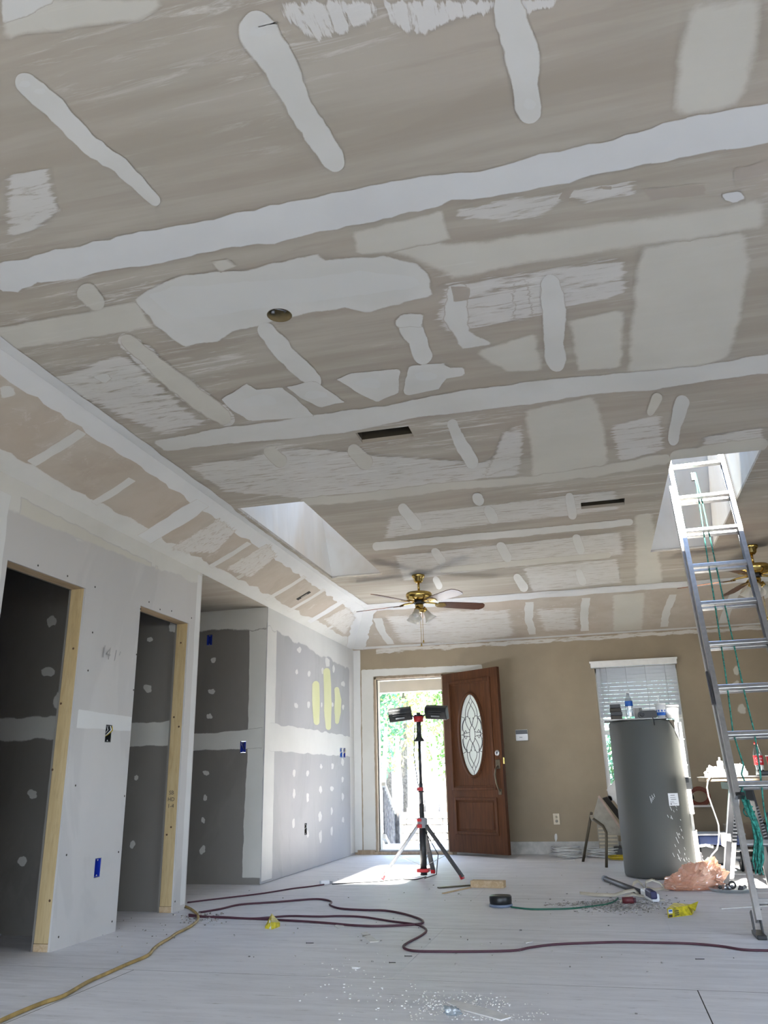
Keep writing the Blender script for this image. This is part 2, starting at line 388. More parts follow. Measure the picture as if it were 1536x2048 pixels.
# ------------------------------------------------------------------ compound patches on surfaces
class Surf:
    def __init__(s, P0, n, parent):
        s.P0 = Vector(P0); s.n = Vector(n).normalized(); s.parent = parent; s.k = 0; s.clamp = None; s.holes = []   # n points into the room
        s.u = s.n.orthogonal().normalized() if abs(s.n.z) < .9 else Vector((1, 0, 0)); s.v = s.n.cross(s.u)
    def hole(s, c, a, b, ra, rb, kk=4):
        c = Vector(c); s.holes.append([(c+a*ra*math.cos(2*PI*i/kk)+b*rb*math.sin(2*PI*i/kk), (a*math.cos(2*PI*i/kk)+b*math.sin(2*PI*i/kk)).normalized()) for i in range(kk)])
    def pt(s, x, y): return px(x, y, s.P0, s.n)
    def off(s):
        s.k += 1; return s.n*(.0006 + .00004*s.k)
    def _mk(s, vs, fs, al, mat, name):
        o_ = s.off(); me = bpy.data.meshes.new(name); me.from_pydata([tuple(v) for v in vs], [], fs)
        ca = me.color_attributes.new('edge', 'FLOAT_COLOR', 'POINT')
        for i, a in enumerate(al): ca.data[i].color = (a, a, a, 1)
        for planes in s.holes:
            if any(all((v-p0).dot(n0) > 0 for v in vs) for p0, n0 in planes): continue
            bm = bmesh.new(); bm.from_mesh(me)
            for p0, n0 in planes: bmesh.ops.bisect_plane(bm, geom=bm.verts[:]+bm.edges[:]+bm.faces[:], plane_co=p0, plane_no=n0)
            dead = [f for f in bm.faces if all((f.calc_center_median()-p0).dot(n0) < 0 for p0, n0 in planes)]
            bmesh.ops.delete(bm, geom=dead, context='FACES'); bm.to_mesh(me); bm.free()
        me.transform(Matrix.Translation(o_))
        return link(name, me, mud_on(mat, s.parent.data.materials[0].name), s.parent)
    def poly(s, pts, mat='mud', name='compound_patch', wob=.008, feather=.03, world=False, step=.03):
        P = [Vector(q) if world else s.pt(*q) for q in pts]
        Q = [((p_-s.P0).dot(s.u), (p_-s.P0).dot(s.v)) for p_ in P]
        ar = sum(Q[i][0]*Q[(i+1) % len(Q)][1]-Q[(i+1) % len(Q)][0]*Q[i][1] for i in range(len(Q)))
        if ar < 0: Q.reverse()
        R = []
        for i in range(len(Q)):
            a, b = Vector(Q[i]), Vector(Q[(i+1) % len(Q)]); L = (b-a).length; n_ = max(1, int(L/step))
            nn = Vector((-(b-a).y, (b-a).x)).normalized() if L > 1e-6 else Vector((0, 0))
            for j in range(n_):
                q = a.lerp(b, j/n_)
                q += nn*(noise.noise((q.x*14, q.y*14, s.k*1.7))*wob + noise.noise((q.x*45, q.y*45, s.k))*wob*.5)
                R.append(q)
        n_ = len(R)
        B = np.array([(q.x, q.y) for q in R]); B2 = np.roll(B, -1, 0); E_ = B2-B; EL = (E_**2).sum(1)+1e-12
        area = abs((B[:, 0]*B2[:, 1]-B2[:, 0]*B[:, 1]).sum())/2; per = np.sqrt(EL).sum()
        feather = min(feather, .7*area/per)
        def dist(P_):
            o_ = np.empty(len(P_))
            for i_ in range(0, len(P_), 400):
                q = P_[i_:i_+400, None, :]; t_ = np.clip(((q-B)*E_).sum(2)/EL, 0, 1)
                o_[i_:i_+400] = np.sqrt((((B+t_[..., None]*E_)-q)**2).sum(2)).min(1)
            return o_
        T = np.roll(B, -1, 0)-np.roll(B, 1, 0); T /= np.sqrt((T**2).sum(1))[:, None]+1e-9
        C = [B+np.stack([-T[:, 1], T[:, 0]], 1)*feather]
        gs = max(.07, math.sqrt(area/500)); gx, gy = np.meshgrid(np.arange(B[:, 0].min(), B[:, 0].max(), gs), np.arange(B[:, 1].min(), B[:, 1].max(), gs))
        C.append(np.stack([gx.ravel(), gy.ravel()], 1)); C = np.concatenate(C)
        dC = dist(C); x_, y_ = C[:, 0, None], C[:, 1, None]
        cr = ((B[:, 1] > y_) != (B2[:, 1] > y_)) & (x_ < (B2[:, 0]-B[:, 0])*(y_-B[:, 1])/(B2[:, 1]-B[:, 1]+1e-12)+B[:, 0])
        C = C[(cr.sum(1) % 2 == 1) & (dC > feather*.85)]
        vin = [Vector(q) for q in B]+[Vector(q) for q in C]
        V_, _, F_, _, _, _ = delaunay_2d_cdt(vin, [(i, (i+1) % n_) for i in range(n_)], [], 1, 1e-5)
        al = np.clip(dist(np.array([(q.x, q.y) for q in V_]))/max(feather, 1e-4), 0, 1)
        return s._mk([s.P0 + s.u*q.x + s.v*q.y for q in V_], [tuple(f) for f in F_], [float(x) for x in al], mat, name)
    def strip(s, pts, ws, mat='mud', name='compound_strip', inner=.68, wob=.18, world=False, round_=None):
        """centre line in pixels (or world points) with widths in the same measure"""
        if round_ is None: round_ = not world
        if not isinstance(ws, (list, tuple)): ws = [ws]*len(pts)
        C = []; Wd = []
        for i in range(len(pts)-1):
            a, b = Vector(pts[i]), Vector(pts[i+1]); n_ = max(3, int((b-a).length/((.06 if world else 14))))
            for j in range(n_): C.append(a.lerp(b, j/n_)); Wd.append(ws[i]+(ws[i+1]-ws[i])*j/n_)
        C.append(Vector(pts[-1])); Wd.append(ws[-1])
        if world and not round_:
            a, b = C[0], C[1]; C.insert(1, a+(b-a).normalized()*.008); Wd.insert(1, Wd[0])
            a, b = C[-1], C[-2]; C.insert(-1, a+(b-a).normalized()*.008); Wd.insert(-1, Wd[-1])
        cum = [0.]
        for i in range(1, len(C)): cum.append(cum[-1]+(C[i]-C[i-1]).length)
        if round_:
            C2 = []; W2 = []; T_ = cum[-1]; steps = sorted(set([0, .02, .06, .14, .25, .4]+[i/10+.5 for i in range(1, 6)]))
            for q in sorted(set([min(T_/2, e_*ws[0]/2/.5*.5) for e_ in steps if e_ <= 1]+[max(T_/2, T_-e_*ws[-1]/2/.5*.5) for e_ in steps if e_ <= 1]+cum[1:-1])):
                i = min(len(cum)-2, max(j for j in range(len(cum)) if cum[j] <= q+1e-9)); f = (q-cum[i])/max(1e-9, cum[i+1]-cum[i])
                d0 = min(1, q/(ws[0]/2)); d1 = min(1, (T_-q)/(ws[-1]/2)); k_ = math.sqrt(max(0, 1-(1-d0)**2))*math.sqrt(max(0, 1-(1-d1)**2))
                C2.append(C[i].lerp(C[i+1], f)); W2.append((Wd[i]+(Wd[i+1]-Wd[i])*f)*max(k_, .08))
            C, Wd = C2, W2
        L = len(C)
        vs = []; al = []; fs = []
        for i in range(L):
            t = (C[min(i+1, L-1)]-C[max(i-1, 0)]).normalized()
            nn = s.n.cross(t) if world else Vector((-t.y, t.x))
            sc = 9. if world else .05
            q0 = tuple(x*sc for x in C[i]); z_ = (q0[2] if world else 0)+s.k*3.1
            w1 = Wd[i]*(1+wob*noise.noise((q0[0], q0[1], z_))*1.6); w2 = Wd[i]*(1+wob*noise.noise((q0[0]+9, q0[1]+5, z_))*1.6)
            e = 0 if i in (0, L-1) else 1
            for off_, a in ((-w1/2, 0), (-w1/2*inner, e), (w2/2*inner, e), (w2/2, 0)):
                q = C[i]+nn*off_
                q = q if world else s.pt(q.x, q.y)
                vs.append(s.clamp(q) if s.clamp else q); al.append(a)
            if i:
                b = (i-1)*4
                for k in range(3): fs.append((b+k, b+k+1, b+k+5, b+k+4))
        return s._mk(vs, fs, al, mat, name)
    def spot(s, x, y, rx, ry, mat='mud', rot=0., name='compound_spot'):
        K = 16; pts = []
        for k in range(K):
            a = 2*PI*k/K; q = .92+.45*noise.noise((math.cos(a)*1.3+x*.37, math.sin(a)*1.3+y*.23, s.k*.7))
            pts.append((x+math.cos(a)*rx*q*math.cos(rot)-math.sin(a)*ry*q*math.sin(rot), y+math.cos(a)*rx*q*math.sin(rot)+math.sin(a)*ry*q*math.cos(rot)))
        P = [s.pt(*q) for q in pts]; c = s.pt(x, y)
        vs = P + [c+(q-c)*.55 for q in P] + [c]
        fs = [(i, (i+1) % K, K+(i+1) % K, K+i) for i in range(K)]+[(K+i, K+(i+1) % K, 2*K) for i in range(K)]
        return s._mk(vs, fs, [0]*K+[1]*(K+1), mat, name)

# ================================================================== FLOOR
floor = bx('floor', (-6.2, YB, -.12), (XR, D+.02, -.019), M['hole'], kind='structure')
rows = [3.857-1.27*k for k in range(1, 6)][::-1] + [3.857+1.27*k for k in range(0, 6)]
rows[0] = YB; rows = [r for r in rows if r < D] + [D]
gap = .0024
for i in range(len(rows)-1):
    y0, y1 = rows[i], rows[i+1]
    sx_ = {True: .294, False: -.976}[(abs(y1-3.857) < .01) or (abs(y1-3.857-2.54) < .01) or abs(y1-3.857+2.54) < .01 or y1 == D and False]
    xs = [sx_+2.54*k for k in range(-4, 4)]; xs = [-6.2]+[x for x in xs if -6.1 < x < XR-.1]+[XR]
    for j in range(len(xs)-1):
        dz = 0.
        gx = gap if abs(y1-3.857) < .01 else .0006
        bx('plywood_panel', (xs[j]+gx, y0+gap, -.019), (xs[j+1]-gx, y1-gap, dz), M['floor'], floor)
        if j and abs(y1-3.857) < .01: bx('joint_gap', (xs[j]-gap*.9, y0+gap, -.0185), (xs[j]+gap*.9, y1-gap, -.0002), M['hole'], floor)
    if i: bx('joint_gap', (-6.2, y0-gap*.9, -.0185), (XR, y0+gap*.9, -.0002), M['hole'], floor)

# ================================================================== CEILING (flat part with two skylight holes)
def slab_with_holes(z0, z1, x0, x1, y0, y1, holes, mb):
    xs = sorted({x0, x1, *[h[0] for h in holes], *[h[1] for h in holes]}); ys = sorted({y0, y1, *[h[2] for h in holes], *[h[3] for h in holes]})
    for i in range(len(xs)-1):
        for j in range(len(ys)-1):
            cx, cy = (xs[i]+xs[i+1])/2, (ys[j]+ys[j+1])/2
            if any(h[0] < cx < h[1] and h[2] < cy < h[3] for h in holes): continue
            mb.box((xs[i], ys[j], z0), (xs[i+1], ys[j+1], z1))
V1 = (-1.155, -.845, 3.985, 4.13)     # supply opening
V2 = (.062, .370, 5.635, 5.785)
V3c = fl(559, 630, H); V3 = (V3c.x-.065, V3c.x+.065, V3c.y-.065, V3c.y+.065)
mb = MB(); slab_with_holes(H, H+.02, X0+A_IN, XR, YB, D-B_IN, [SK1, SK2, V1, V2, V3], mb)
# square-to-round filler around the light-box hole
k_ = 32; vs = []
for i in range(k_):
    a = 2*PI*i/k_; c_, s_ = math.cos(a), math.sin(a); q = .065/max(abs(c_), abs(s_))
    vs += [(V3c.x+c_*q, V3c.y+s_*q, H), (V3c.x+c_*.053, V3c.y+s_*.053, H), (V3c.x+c_*.053, V3c.y+s_*.053, H+.02), (V3c.x+c_*q, V3c.y+s_*q, H+.02)]
mb.add(vs, [(4*i+j, 4*i+(j+1) % 4, 4*((i+1) % k_)+(j+1) % 4, 4*((i+1) % k_)+j) for i in range(k_) for j in range(4)])
ceiling = mb.build('ceiling', M['ceil'], kind='structure', org=(0, 0, H))
bx('attic_cover', (-6.2, YB-.2, SHAFT+.02), (-6.1, YB-.1, SHAFT+.1), M['hole'], ceiling) if False else None
# sloped parts
mb = MB(); e = .02
mb.add([(X0, YB, HW), (X0, D, HW), (X0+A_IN, D-B_IN, H), (X0+A_IN, YB, H)], [(0, 1, 2, 3)])
sl = mb.build('ceiling_slope_left', M['slope'], kind='structure', org=(X0, 0, HW), fixn=False)
mb = MB(); mb.add([(X0, D, HW), (XR, D, HW), (XR, D-B_IN, H), (X0+A_IN, D-B_IN, H)], [(0, 1, 2, 3)])
sf = mb.build('ceiling_slope_far', M['slope'], kind='structure', org=(0, D, HW), fixn=False)
for o in (sl, sf):
    so_ = o.modifiers.new('thick', 'SOLIDIFY'); so_.thickness = .02; so_.offset = -1
# skylight shafts
for si, sk in enumerate((SK1, SK2)):
    x0, x1, y0, y1 = sk; zb = H+.0205; yt = y1-FLARE
    side = [(y0-.02, zb), (y1+.02, zb), (yt+.02, SHAFT), (y0-.02, SHAFT)]
    r = MB().prism([Vector((x0-.02, y, z)) for y, z in side], (.02, 0, 0)).build('skylight_shaft', M['shaft'], org=(x0, y0, H), kind='structure')
    MB().prism([Vector((x1, y, z)) for y, z in side], (.02, 0, 0)).build('shaft_side', M['shaft'], r)
    bx('shaft_end', (x0, y0-.02, zb), (x1, y0, SHAFT), M['shaft'], r)
    MB().prism([Vector((x0, y, z)) for y, z in ((y1, zb), (y1+.02, zb), (yt+.02, SHAFT), (yt, SHAFT))], (x1-x0, 0, 0)).build('shaft_end', M['shaft'], r)
    fr_ = bx('skylight_frame', (x0-.06, y0-.06, SHAFT+.001), (x0, yt+.06, SHAFT+.08), M['white'], r)
    bx('skylight_frame', (x1, y0-.06, SHAFT+.001), (x1+.06, yt+.06, SHAFT+.08), M['white'], r)
    bx('skylight_frame', (x0, y0-.06, SHAFT+.001), (x1, y0, SHAFT+.08), M['white'], r)
    bx('skylight_frame', (x0, yt, SHAFT+.001), (x1, yt+.06, SHAFT+.08), M['white'], r)
    bx('skylight_pane', (x0, y0, SHAFT+.05), (x1, yt, SHAFT+.055), M['tintglass'], r)
# roof over everything, plus an added unseen eave blocking sun at the patio side
mb = MB(); slab_with_holes(SHAFT+.09, SHAFT+.13, -6.6, XR+.6, YB-.5, D+.2, [(a-.06, b+.06, c-.06, d-FLARE+.06) for a, b, c, d in (SK1, SK2)], mb)
roof = mb.build('roof', M['darkgrey'], kind='structure', org=(0, 0, SHAFT))
bx('added_sun_eave', (-6.6, YB-1.45, 2.45), (XR+.6, YB-.125, 2.55), M['white'], kind='structure')

sc = Surf((0, 0, H), (0, 0, -1), ceiling)
EX, EY, EZ = Vector((1, 0, 0)), Vector((0, 1, 0)), Vector((0, 0, 1))
for x0, x1, y0, y1, kk in ((*V1, 4), (*V2, 4), (V3c.x-.053, V3c.x+.053, V3c.y-.053, V3c.y+.053, 24), (*SK1, 4), (*SK2, 4)):
    sc.hole(((x0+x1)/2, (y0+y1)/2, H), EX, EY, (x1-x0)/2, (y1-y0)/2, kk)
nS = Vector((0, 1, 0)).cross(Vector((A_IN, 0, H-HW)));  nS = nS if nS.z < 0 else -nS
ss = Surf((X0, 0, HW), nS, sl)
nF = Vector((1, 0, 0)).cross(Vector((0, -B_IN, H-HW))); nF = nF if nF.z < 0 else -nF
sfs = Surf((0, D, HW), nF, sf)

def along(P0, P1):
    P0 = Vector(P0); d = Vector(P1)-P0; L = d.length; d.normalize()
    def f(q):
        t_ = (q-P0).dot(d); return q+d*(max(0, min(L, t_))-t_)
    return f
ss.clamp = along((X0, 0, HW), (X0+A_IN, 0, H)); sfs.clamp = along((0, D, HW), (0, D-B_IN, H))
sc.clamp = lambda q: Vector((max(q.x, X0+A_IN), min(q.y, D-B_IN), q.z))
# --- wide light regions first (wide butt joints, old thin coats)
sc.poly([(1365, 0), (1536, -20), (1536, 60), (1510, 180), (1480, 222), (1330, 245), (1345, 120)], 'mud_old', feather=.05)
sc.poly([(1268, 490), (1500, 455), (1512, 520), (1490, 640), (1462, 715), (1400, 740), (1245, 752), (1250, 690), (1262, 560)], 'mud_old', feather=.05)
sc.poly([(768, 450), (900, 482), (1060, 462), (1200, 442), (1400, 415), (1540, 388), (1540, 462), (1400, 480), (1300, 495), (1180, 512), (1000, 545), (900, 565), (860, 540), (770, 505)], 'mud_old', feather=.05)
sc.poly([(700, 462), (890, 415), (908, 480), (780, 508), (708, 515)], 'mud_old', feather=.03)
sc.poly([(1040, 818), (1195, 788), (1216, 850), (1222, 920), (1210, 950), (1060, 965), (1055, 900)], 'mud_old', feather=.05)
sc.poly([(1262, 1030), (1310, 1020), (1330, 1150), (1330, 1185), (1268, 1190)], 'mud_old', feather=.06)
sc.poly([(905, 410), (1100, 375), (1290, 345), (1280, 400), (1160, 420), (1140, 405), (1090, 440), (1000, 452), (890, 440)], 'mud_scr', feather=.05)
sc.poly([(0, -10), (370, -10), (280, 45), (150, 62), (60, 75), (0, 90)], 'mud_old', feather=.07)
sc.poly([(0, -30), (150, -30), (110, 10), (60, 35), (0, 50)], 'mud', feather=.04)
# scratchy skim
sc.poly([(555, -10), (770, -10), (760, 40), (730, 60), (640, 95), (600, 80), (540, 25)], 'mud_scr2', feather=.06)
sc.poly([(760, -10), (1130, -10), (1110, 20), (1030, 45), (990, 30), (880, 60), (840, 80), (770, 55)], 'mud_scr2', feather=.05)
sc.poly([(0, 330), (110, 330), (130, 420), (90, 470), (0, 490)], 'mud_scr', feather=.06)
sc.poly([(880, 560), (1000, 545), (1260, 505), (1268, 590), (1200, 610), (1060, 640), (950, 660), (900, 690), (860, 640)], 'mud_scr', feather=.05)
sc.poly([(890, 570), (935, 560), (945, 660), (1000, 690), (920, 700), (880, 640)], 'mud', feather=.03)
sc.poly([(1020, 560), (1060, 545), (1075, 640), (1020, 640)], 'mud_scr', feather=.03)
sc.poly([(1130, 640), (1255, 610), (1250, 738), (1150, 745)], 'mud_old', feather=.04)
sc.poly([(940, 700), (1080, 660), (1090, 745), (1010, 745), (960, 720)], 'mud_old', feather=.04)
sc.poly([(900, 570), (943, 575), (940, 600), (905, 605)], 'paper_dark', feather=.02)
sc.poly([(1280, 375), (1415, 365), (1420, 390), (1290, 405)], 'paper_dark', feather=.03)
sc.poly([(1465, 335), (1540, 318), (1540, 350), (1465, 368)], 'paper_dark', feather=.03)
sc.poly([(1110, 405), (1130, 372), (1155, 371), (1135, 405)], 'paper_dark', feather=.01)
sc.poly([(1178, 372), (1230, 368), (1230, 380), (1180, 380)], 'paper_dark', feather=.008)
sc.poly([(360, 930), (600, 890), (740, 905), (960, 920), (1040, 900), (1055, 950), (820, 980), (600, 1000), (440, 985)], 'mud_scr', feather=.06)
sc.poly([(1210, 850), (1330, 820), (1340, 900), (1230, 930)], 'mud_scr', feather=.05)
sc.poly([(1400, 870), (1536, 850), (1536, 880), (1400, 900)], 'mud_scr', feather=.04)
sc.poly([(1000, 860), (1055, 835), (1050, 930), (960, 960)], 'mud_scr', feather=.04)
sc.poly([(770, 1030), (1240, 975), (1250, 1020), (900, 1060), (760, 1080)], 'mud_scr', feather=.06)
sc.poly([(780, 1110), (1250, 1060), (1255, 1110), (900, 1150), (800, 1165)], 'mud_scr', feather=.06)
sc.poly([(1040, 1135), (1240, 1115), (1250, 1165), (1060, 1185)], 'mud_scr', feather=.05)
sc.poly([(60, 760), (210, 700), (250, 690), (430, 850), (330, 880)], 'mud_scr', feather=.08)
# tape joints across the ceiling
sc.poly([(-10, 525), (110, 497), (260, 462), (390, 440), (520, 408), (610, 395), (680, 378), (780, 357), (865, 343), (960, 338), (1060, 308), (1200, 280), (1300, 250), (1400, 222), (1545, 198), (1900, 118),
         (1900, 215), (1545, 290), (1450, 305), (1380, 318), (1290, 332), (1200, 352), (1100, 378), (1000, 395), (905, 405), (890, 415), (768, 440), (695, 457), (625, 470), (550, 490), (465, 497), (400, 512), (300, 535), (225, 542), (160, 559), (78, 569), (40, 587), (-10, 584)], 'mud_clean', 'compound_strip', wob=.012, feather=.025)
sc.poly([(-10, 652), (140, 625), (280, 598), (310, 655), (200, 675), (50, 698), (-10, 712)], 'mud_old', 'compound_strip', feather=.03)
sc.poly([(262, 598), (290, 575), (370, 545), (480, 535), (560, 520), (640, 503), (655, 515), (768, 507), (840, 522), (862, 545), (872, 592), (800, 612), (730, 628), (690, 618), (640, 625), (580, 637), (520, 655), (470, 665), (440, 685), (368, 697), (345, 682), (310, 655)], 'mud', feather=.03, wob=.012)
sc.poly([(268, 585), (340, 560), (400, 560), (500, 550), (620, 545), (720, 530), (850, 545), (860, 580), (720, 600), (560, 620), (430, 640), (350, 650)], 'mud_smooth', feather=.12)
sc.poly([(292, 882), (450, 852), (560, 838), (660, 822), (768, 808), (900, 782), (1000, 768), (1140, 750), (1250, 742), (1400, 728), (1545, 702), (1900, 640),
         (1900, 690), (1545, 748), (1460, 757), (1378, 771), (1300, 782), (1193, 789), (1110, 803), (1018, 815), (900, 830), (828, 838), (710, 864), (600, 877), (450, 890), (330, 905)], 'mud', 'compound_strip', feather=.035, wob=.012)
sc.strip([(600, 1005), (760, 990), (900, 972), (1060, 960), (1200, 942), (1340, 915)], [20, 24, 22, 20, 26, 24], 'mud_old', inner=.5)
sc.strip([(1340, 915), (1536, 885)], [30, 30], 'mud_old')
sc.strip([(745, 1093), (900, 1078), (1090, 1061), (1266, 1043)], [20, 17, 16, 16], 'mud')
sc.strip([(880, 1140), (1060, 1124), (1222, 1110)], [14, 14, 12], 'mud_old')
# screw-line stripes between joints
sc.strip([(35, 150), (60, 172), (110, 215), (180, 290), (240, 330), (318, 408)], [36, 52, 52, 44, 40, 26], 'mud', wob=.12)
sc.strip([(508, 20), (515, 60), (560, 130), (600, 215), (640, 275), (680, 340)], [70, 95, 78, 56, 62, 50], 'mud', wob=.12)
sc.strip([(1005, -20), (1030, 60), (1045, 110), (1050, 170), (1062, 246)], [60, 84, 80, 62, 60], 'mud', wob=.12)
sc.spot(50, 167, 14, 9, 'mud_smooth'); sc.spot(80, 181, 15, 9, 'mud_smooth'); sc.spot(1060, 208, 18, 14, 'mud_smooth'); sc.spot(515, 62, 24, 14, 'mud_smooth')
sc.strip([(240, 670), (265, 690), (330, 745), (400, 800), (468, 845)], [34, 48, 52, 52, 40], 'mud_scr', wob=.2)
sc.strip([(245, 672), (330, 745), (400, 800), (460, 842)], [30, 42, 46, 36], 'mud_old')
sc.strip([(520, 648), (560, 695), (600, 735), (640, 770)], [34, 46, 44, 30], 'mud')
sc.strip([(812, 628), (835, 680), (850, 728)], [70, 46, 40], 'mud')
sc.poly([(785, 640), (800, 625), (850, 625), (850, 655), (790, 657)], 'mud', feather=.02)
sc.poly([(440, 798), (495, 763), (512, 778), (565, 772), (600, 800), (632, 832), (560, 838), (500, 842), (462, 820)], 'mud', feather=.012)
sc.poly([(570, 772), (630, 760), (694, 804), (640, 815), (600, 795)], 'mud', feather=.012)
sc.poly([(670, 758), (700, 745), (800, 735), (803, 752), (798, 785), (755, 805), (722, 790)], 'mud', feather=.012)
sc.poly([(804, 780), (816, 730), (895, 723), (900, 733), (930, 733), (932, 750), (895, 757), (880, 778), (812, 791)], 'mud', feather=.012)
for q in ((520, 800, 50, 18), (630, 788, 30, 12), (740, 765, 34, 14), (850, 752, 30, 12)): sc.spot(*q, 'mud_smooth')
sc.spot(205, 755, 22, 11, 'mud'); sc.spot(1465, 392, 30, 14, 'mud_clean')
sc.strip([(160, 572), (205, 615)], [50, 34], 'mud_old')
sc.poly([(420, 520), (460, 515), (480, 530), (440, 545)], 'mud_old', feather=.02)
sc.strip([(1098, 548), (1108, 620), (1108, 690), (1116, 742)], [44, 54, 50, 46], 'mud', wob=.1)
sc.strip([(902, 838), (912, 870), (938, 915), (950, 935)], [30, 26, 34, 40], 'mud')
sc.strip([(700, 890), (740, 935)], [30, 34], 'mud_old')
sc.strip([(530, 895), (570, 930)], [30, 30], 'mud_old')
sc.strip([(1318, 785), (1298, 830)], [22, 18], 'mud_old'); sc.strip([(1368, 790), (1350, 850), (1345, 890)], [34, 30, 26], 'mud')
for a, b_, w_ in (((800, 1008), (840, 1058), 26), ((950, 985), (962, 1010), 24), ((972, 1012), (992, 1045), 24), ((1137, 985), (1147, 1038), 22), ((996, 1085), (1020, 1122), 24), ((1150, 1068), (1163, 1108), 20),
                  ((1030, 1148), (1052, 1182), 20), ((1156, 1138), (1168, 1170), 18), ((865, 1097), (888, 1128), 22), ((870, 1152), (880, 1178), 16)):
    sc.strip([a, b_], w_, 'mud')
# crease bands (flat side / slope side), hip and wall lines
def yl(y): return (X0+A_IN+.045, y, H)
sc.strip([(X0+A_IN, YB+.1, H), (X0+A_IN, 4.9, H), (X0+A_IN-.02, 5.05, H), (X0+A_IN-.02, 7.3, H), (X0+A_IN, 8.6, H)], [.15, .15, .15, .15, .2], 'mud_clean', world=True, inner=.85, wob=.1)
sl_pt = lambda t, y: Vector((X0+A_IN*t, y, HW+(H-HW)*t))
ss.strip([sl_pt(.97, YB+.1), sl_pt(.97, 5), sl_pt(.97, D-B_IN+.05)], [.20, .20, .24], 'mud_clean', world=True, inner=.85)
ss.strip([sl_pt(.0, YB+.1), sl_pt(.0, 5), sl_pt(.0, D-.05)], [.26, .28, .26], 'mud', world=True, inner=.8)
sf_pt = lambda x, t: Vector((x, D-B_IN*t, HW+(H-HW)*t))
sfs.strip([sf_pt(X0+A_IN-.05, .98), sf_pt(.5, .99), sf_pt(XR, .99)], [.26, .2, .2], 'mud_clean', world=True, inner=.7)
sc.strip([(X0+A_IN-.05, D-B_IN-.02, H), (.2, D-B_IN-.02, H), (XR-.1, D-B_IN-.02, H)], [.3, .24, .2], 'mud_clean', world=True, inner=.6)
sfs.strip([sf_pt(X0+.1, .04), sf_pt(0, .035), sf_pt(XR-.1, .035)], [.1, .06, .06], 'mud_clean', world=True)
h0, h1 = Vector((X0, D, HW)), Vector((X0+A_IN, D-B_IN, H))
sfs.strip([h0.lerp(h1, .02)+Vector((.03, 0, 0)), h0.lerp(h1, .5)+Vector((.03, 0, 0)), h0.lerp(h1, .99)+Vector((.03, 0, 0))], .24, 'mud_clean', world=True, inner=.8)
for t_ in (.05,):
    ss.strip([h0.lerp(h1, .02)+Vector((0, -.06, 0)), h0.lerp(h1, .5)+Vector((0, -.06, 0)), h0.lerp(h1, .98)+Vector((0, -.06, 0))], .26, 'mud_clean', world=True, inner=.6)
def srow(y, w_, t0, t1, mat='mud'): ss.strip([sl_pt(t0, y), sl_pt((t0+t1)/2, y+.01), sl_pt(t1, y)], w_, mat, world=True)
srow(3.41, .085, .22, .80); srow(4.04, .085, .16, .66); srow(4.73, .22, .05, .9, 'mud_clean'); srow(2.7, .085, .2, .7); srow(2.1, .2, .1, .9)
srow(5.64, .09, .15, .8); srow(6.1, .08, .2, .8, 'mud_old'); srow(6.87, .1, .1, .85); srow(7.44, .09, .1, .85); srow(8.05, .16, .1, .9, 'mud_clean'); srow(8.6, .1, .1, .85)
ss.poly([(330, 1100), (440, 1030), (480, 1060), (430, 1110), (370, 1110)], 'mud_scr', feather=.05)
ss.poly([(440, 1140), (540, 1080), (560, 1110), (500, 1160)], 'mud_scr', feather=.05)
ss.poly([(640, 1240), (700, 1210), (715, 1235), (690, 1275)], 'mud_scr', feather=.05)
ss.poly([(-5, 770), (30, 770), (35, 790), (0, 800)], 'mud', feather=.02)
def frow(x, w_, t0, t1, mat='mud'): sfs.strip([sf_pt(x+.05, t1), sf_pt(x, (t0+t1)/2), sf_pt(x, t0)], w_, mat, world=True)
frow(-.62, .11, .12, .86); frow(0., .11, .12, .86); frow(-1.19, .11, .1, .8); frow(-2.4, .12, .1, .75); frow(-1.8, .1, .1, .7, 'mud_old'); frow(.9, .1, .1, .8); frow(1.55, .12, .1, .85)
sfs.poly([sf_pt(.30, .05), sf_pt(.30, .9), sf_pt(.68, .9), sf_pt(.68, .05)], 'mud_old', world=True, feather=.06)
sfs.poly([(760, 1230), (900, 1215), (1030, 1215), (1040, 1275), (900, 1290), (790, 1290)], 'mud_scr', feather=.12)
sfs.poly([(1060, 1215), (1160, 1210), (1165, 1262), (1080, 1268)], 'mud_scr', feather=.1)
# ceiling openings
M['duct'] = plain('dark_duct', (.045, .035, .02), .9)
def register(V, name='duct_opening'):
    x0, x1, y0, y1 = V; z0 = H+.0205; z1 = H+.13
    mb = MB().box((x0-.01, y0-.01, z0), (x0, y1+.01, z1)).box((x1, y0-.01, z0), (x1+.01, y1+.01, z1)).box((x0, y0-.01, z0), (x1, y0, z1)).box((x0, y1, z0), (x1, y1+.01, z1)).box((x0-.01, y0-.01, z1), (x1+.01, y1+.01, z1+.01))
    return mb.build(name, M['duct'], ceiling)
register(V1); register(V2)
# round light box: shallow dark cup flush with the ceiling
t = thing('ceiling_light_box', 'empty round electrical box recessed in the ceiling, with loose wires', 'light box', (V3c.x, V3c.y, H))
MB().lathe((V3c.x, V3c.y, H), [(.0545, .0005), (.0525, -.002), (.0505, -.002), (.0505, .045), (0, .045)], 32).build('box_cup', M['cavwood'], t)
MB().tube([(V3c.x-.03, V3c.y-.02, H+.03), (V3c.x, V3c.y-.03, H+.012), (V3c.x+.03, V3c.y, H+.015), (V3c.x+.01, V3c.y+.03, H+.03)], .004, 6).build('wire', M['steel'], t)
MB().lathe((V3c.x-.035, V3c.y+.01, H+.02), [(0, 0), (.010, 0), (.010, .024), (0, .024)], 12).build('screw_boss', M['steel'], t)
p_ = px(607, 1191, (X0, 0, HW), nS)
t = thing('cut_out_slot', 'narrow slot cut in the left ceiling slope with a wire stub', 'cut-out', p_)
dS = Vector((A_IN, 0, H-HW)).normalized()
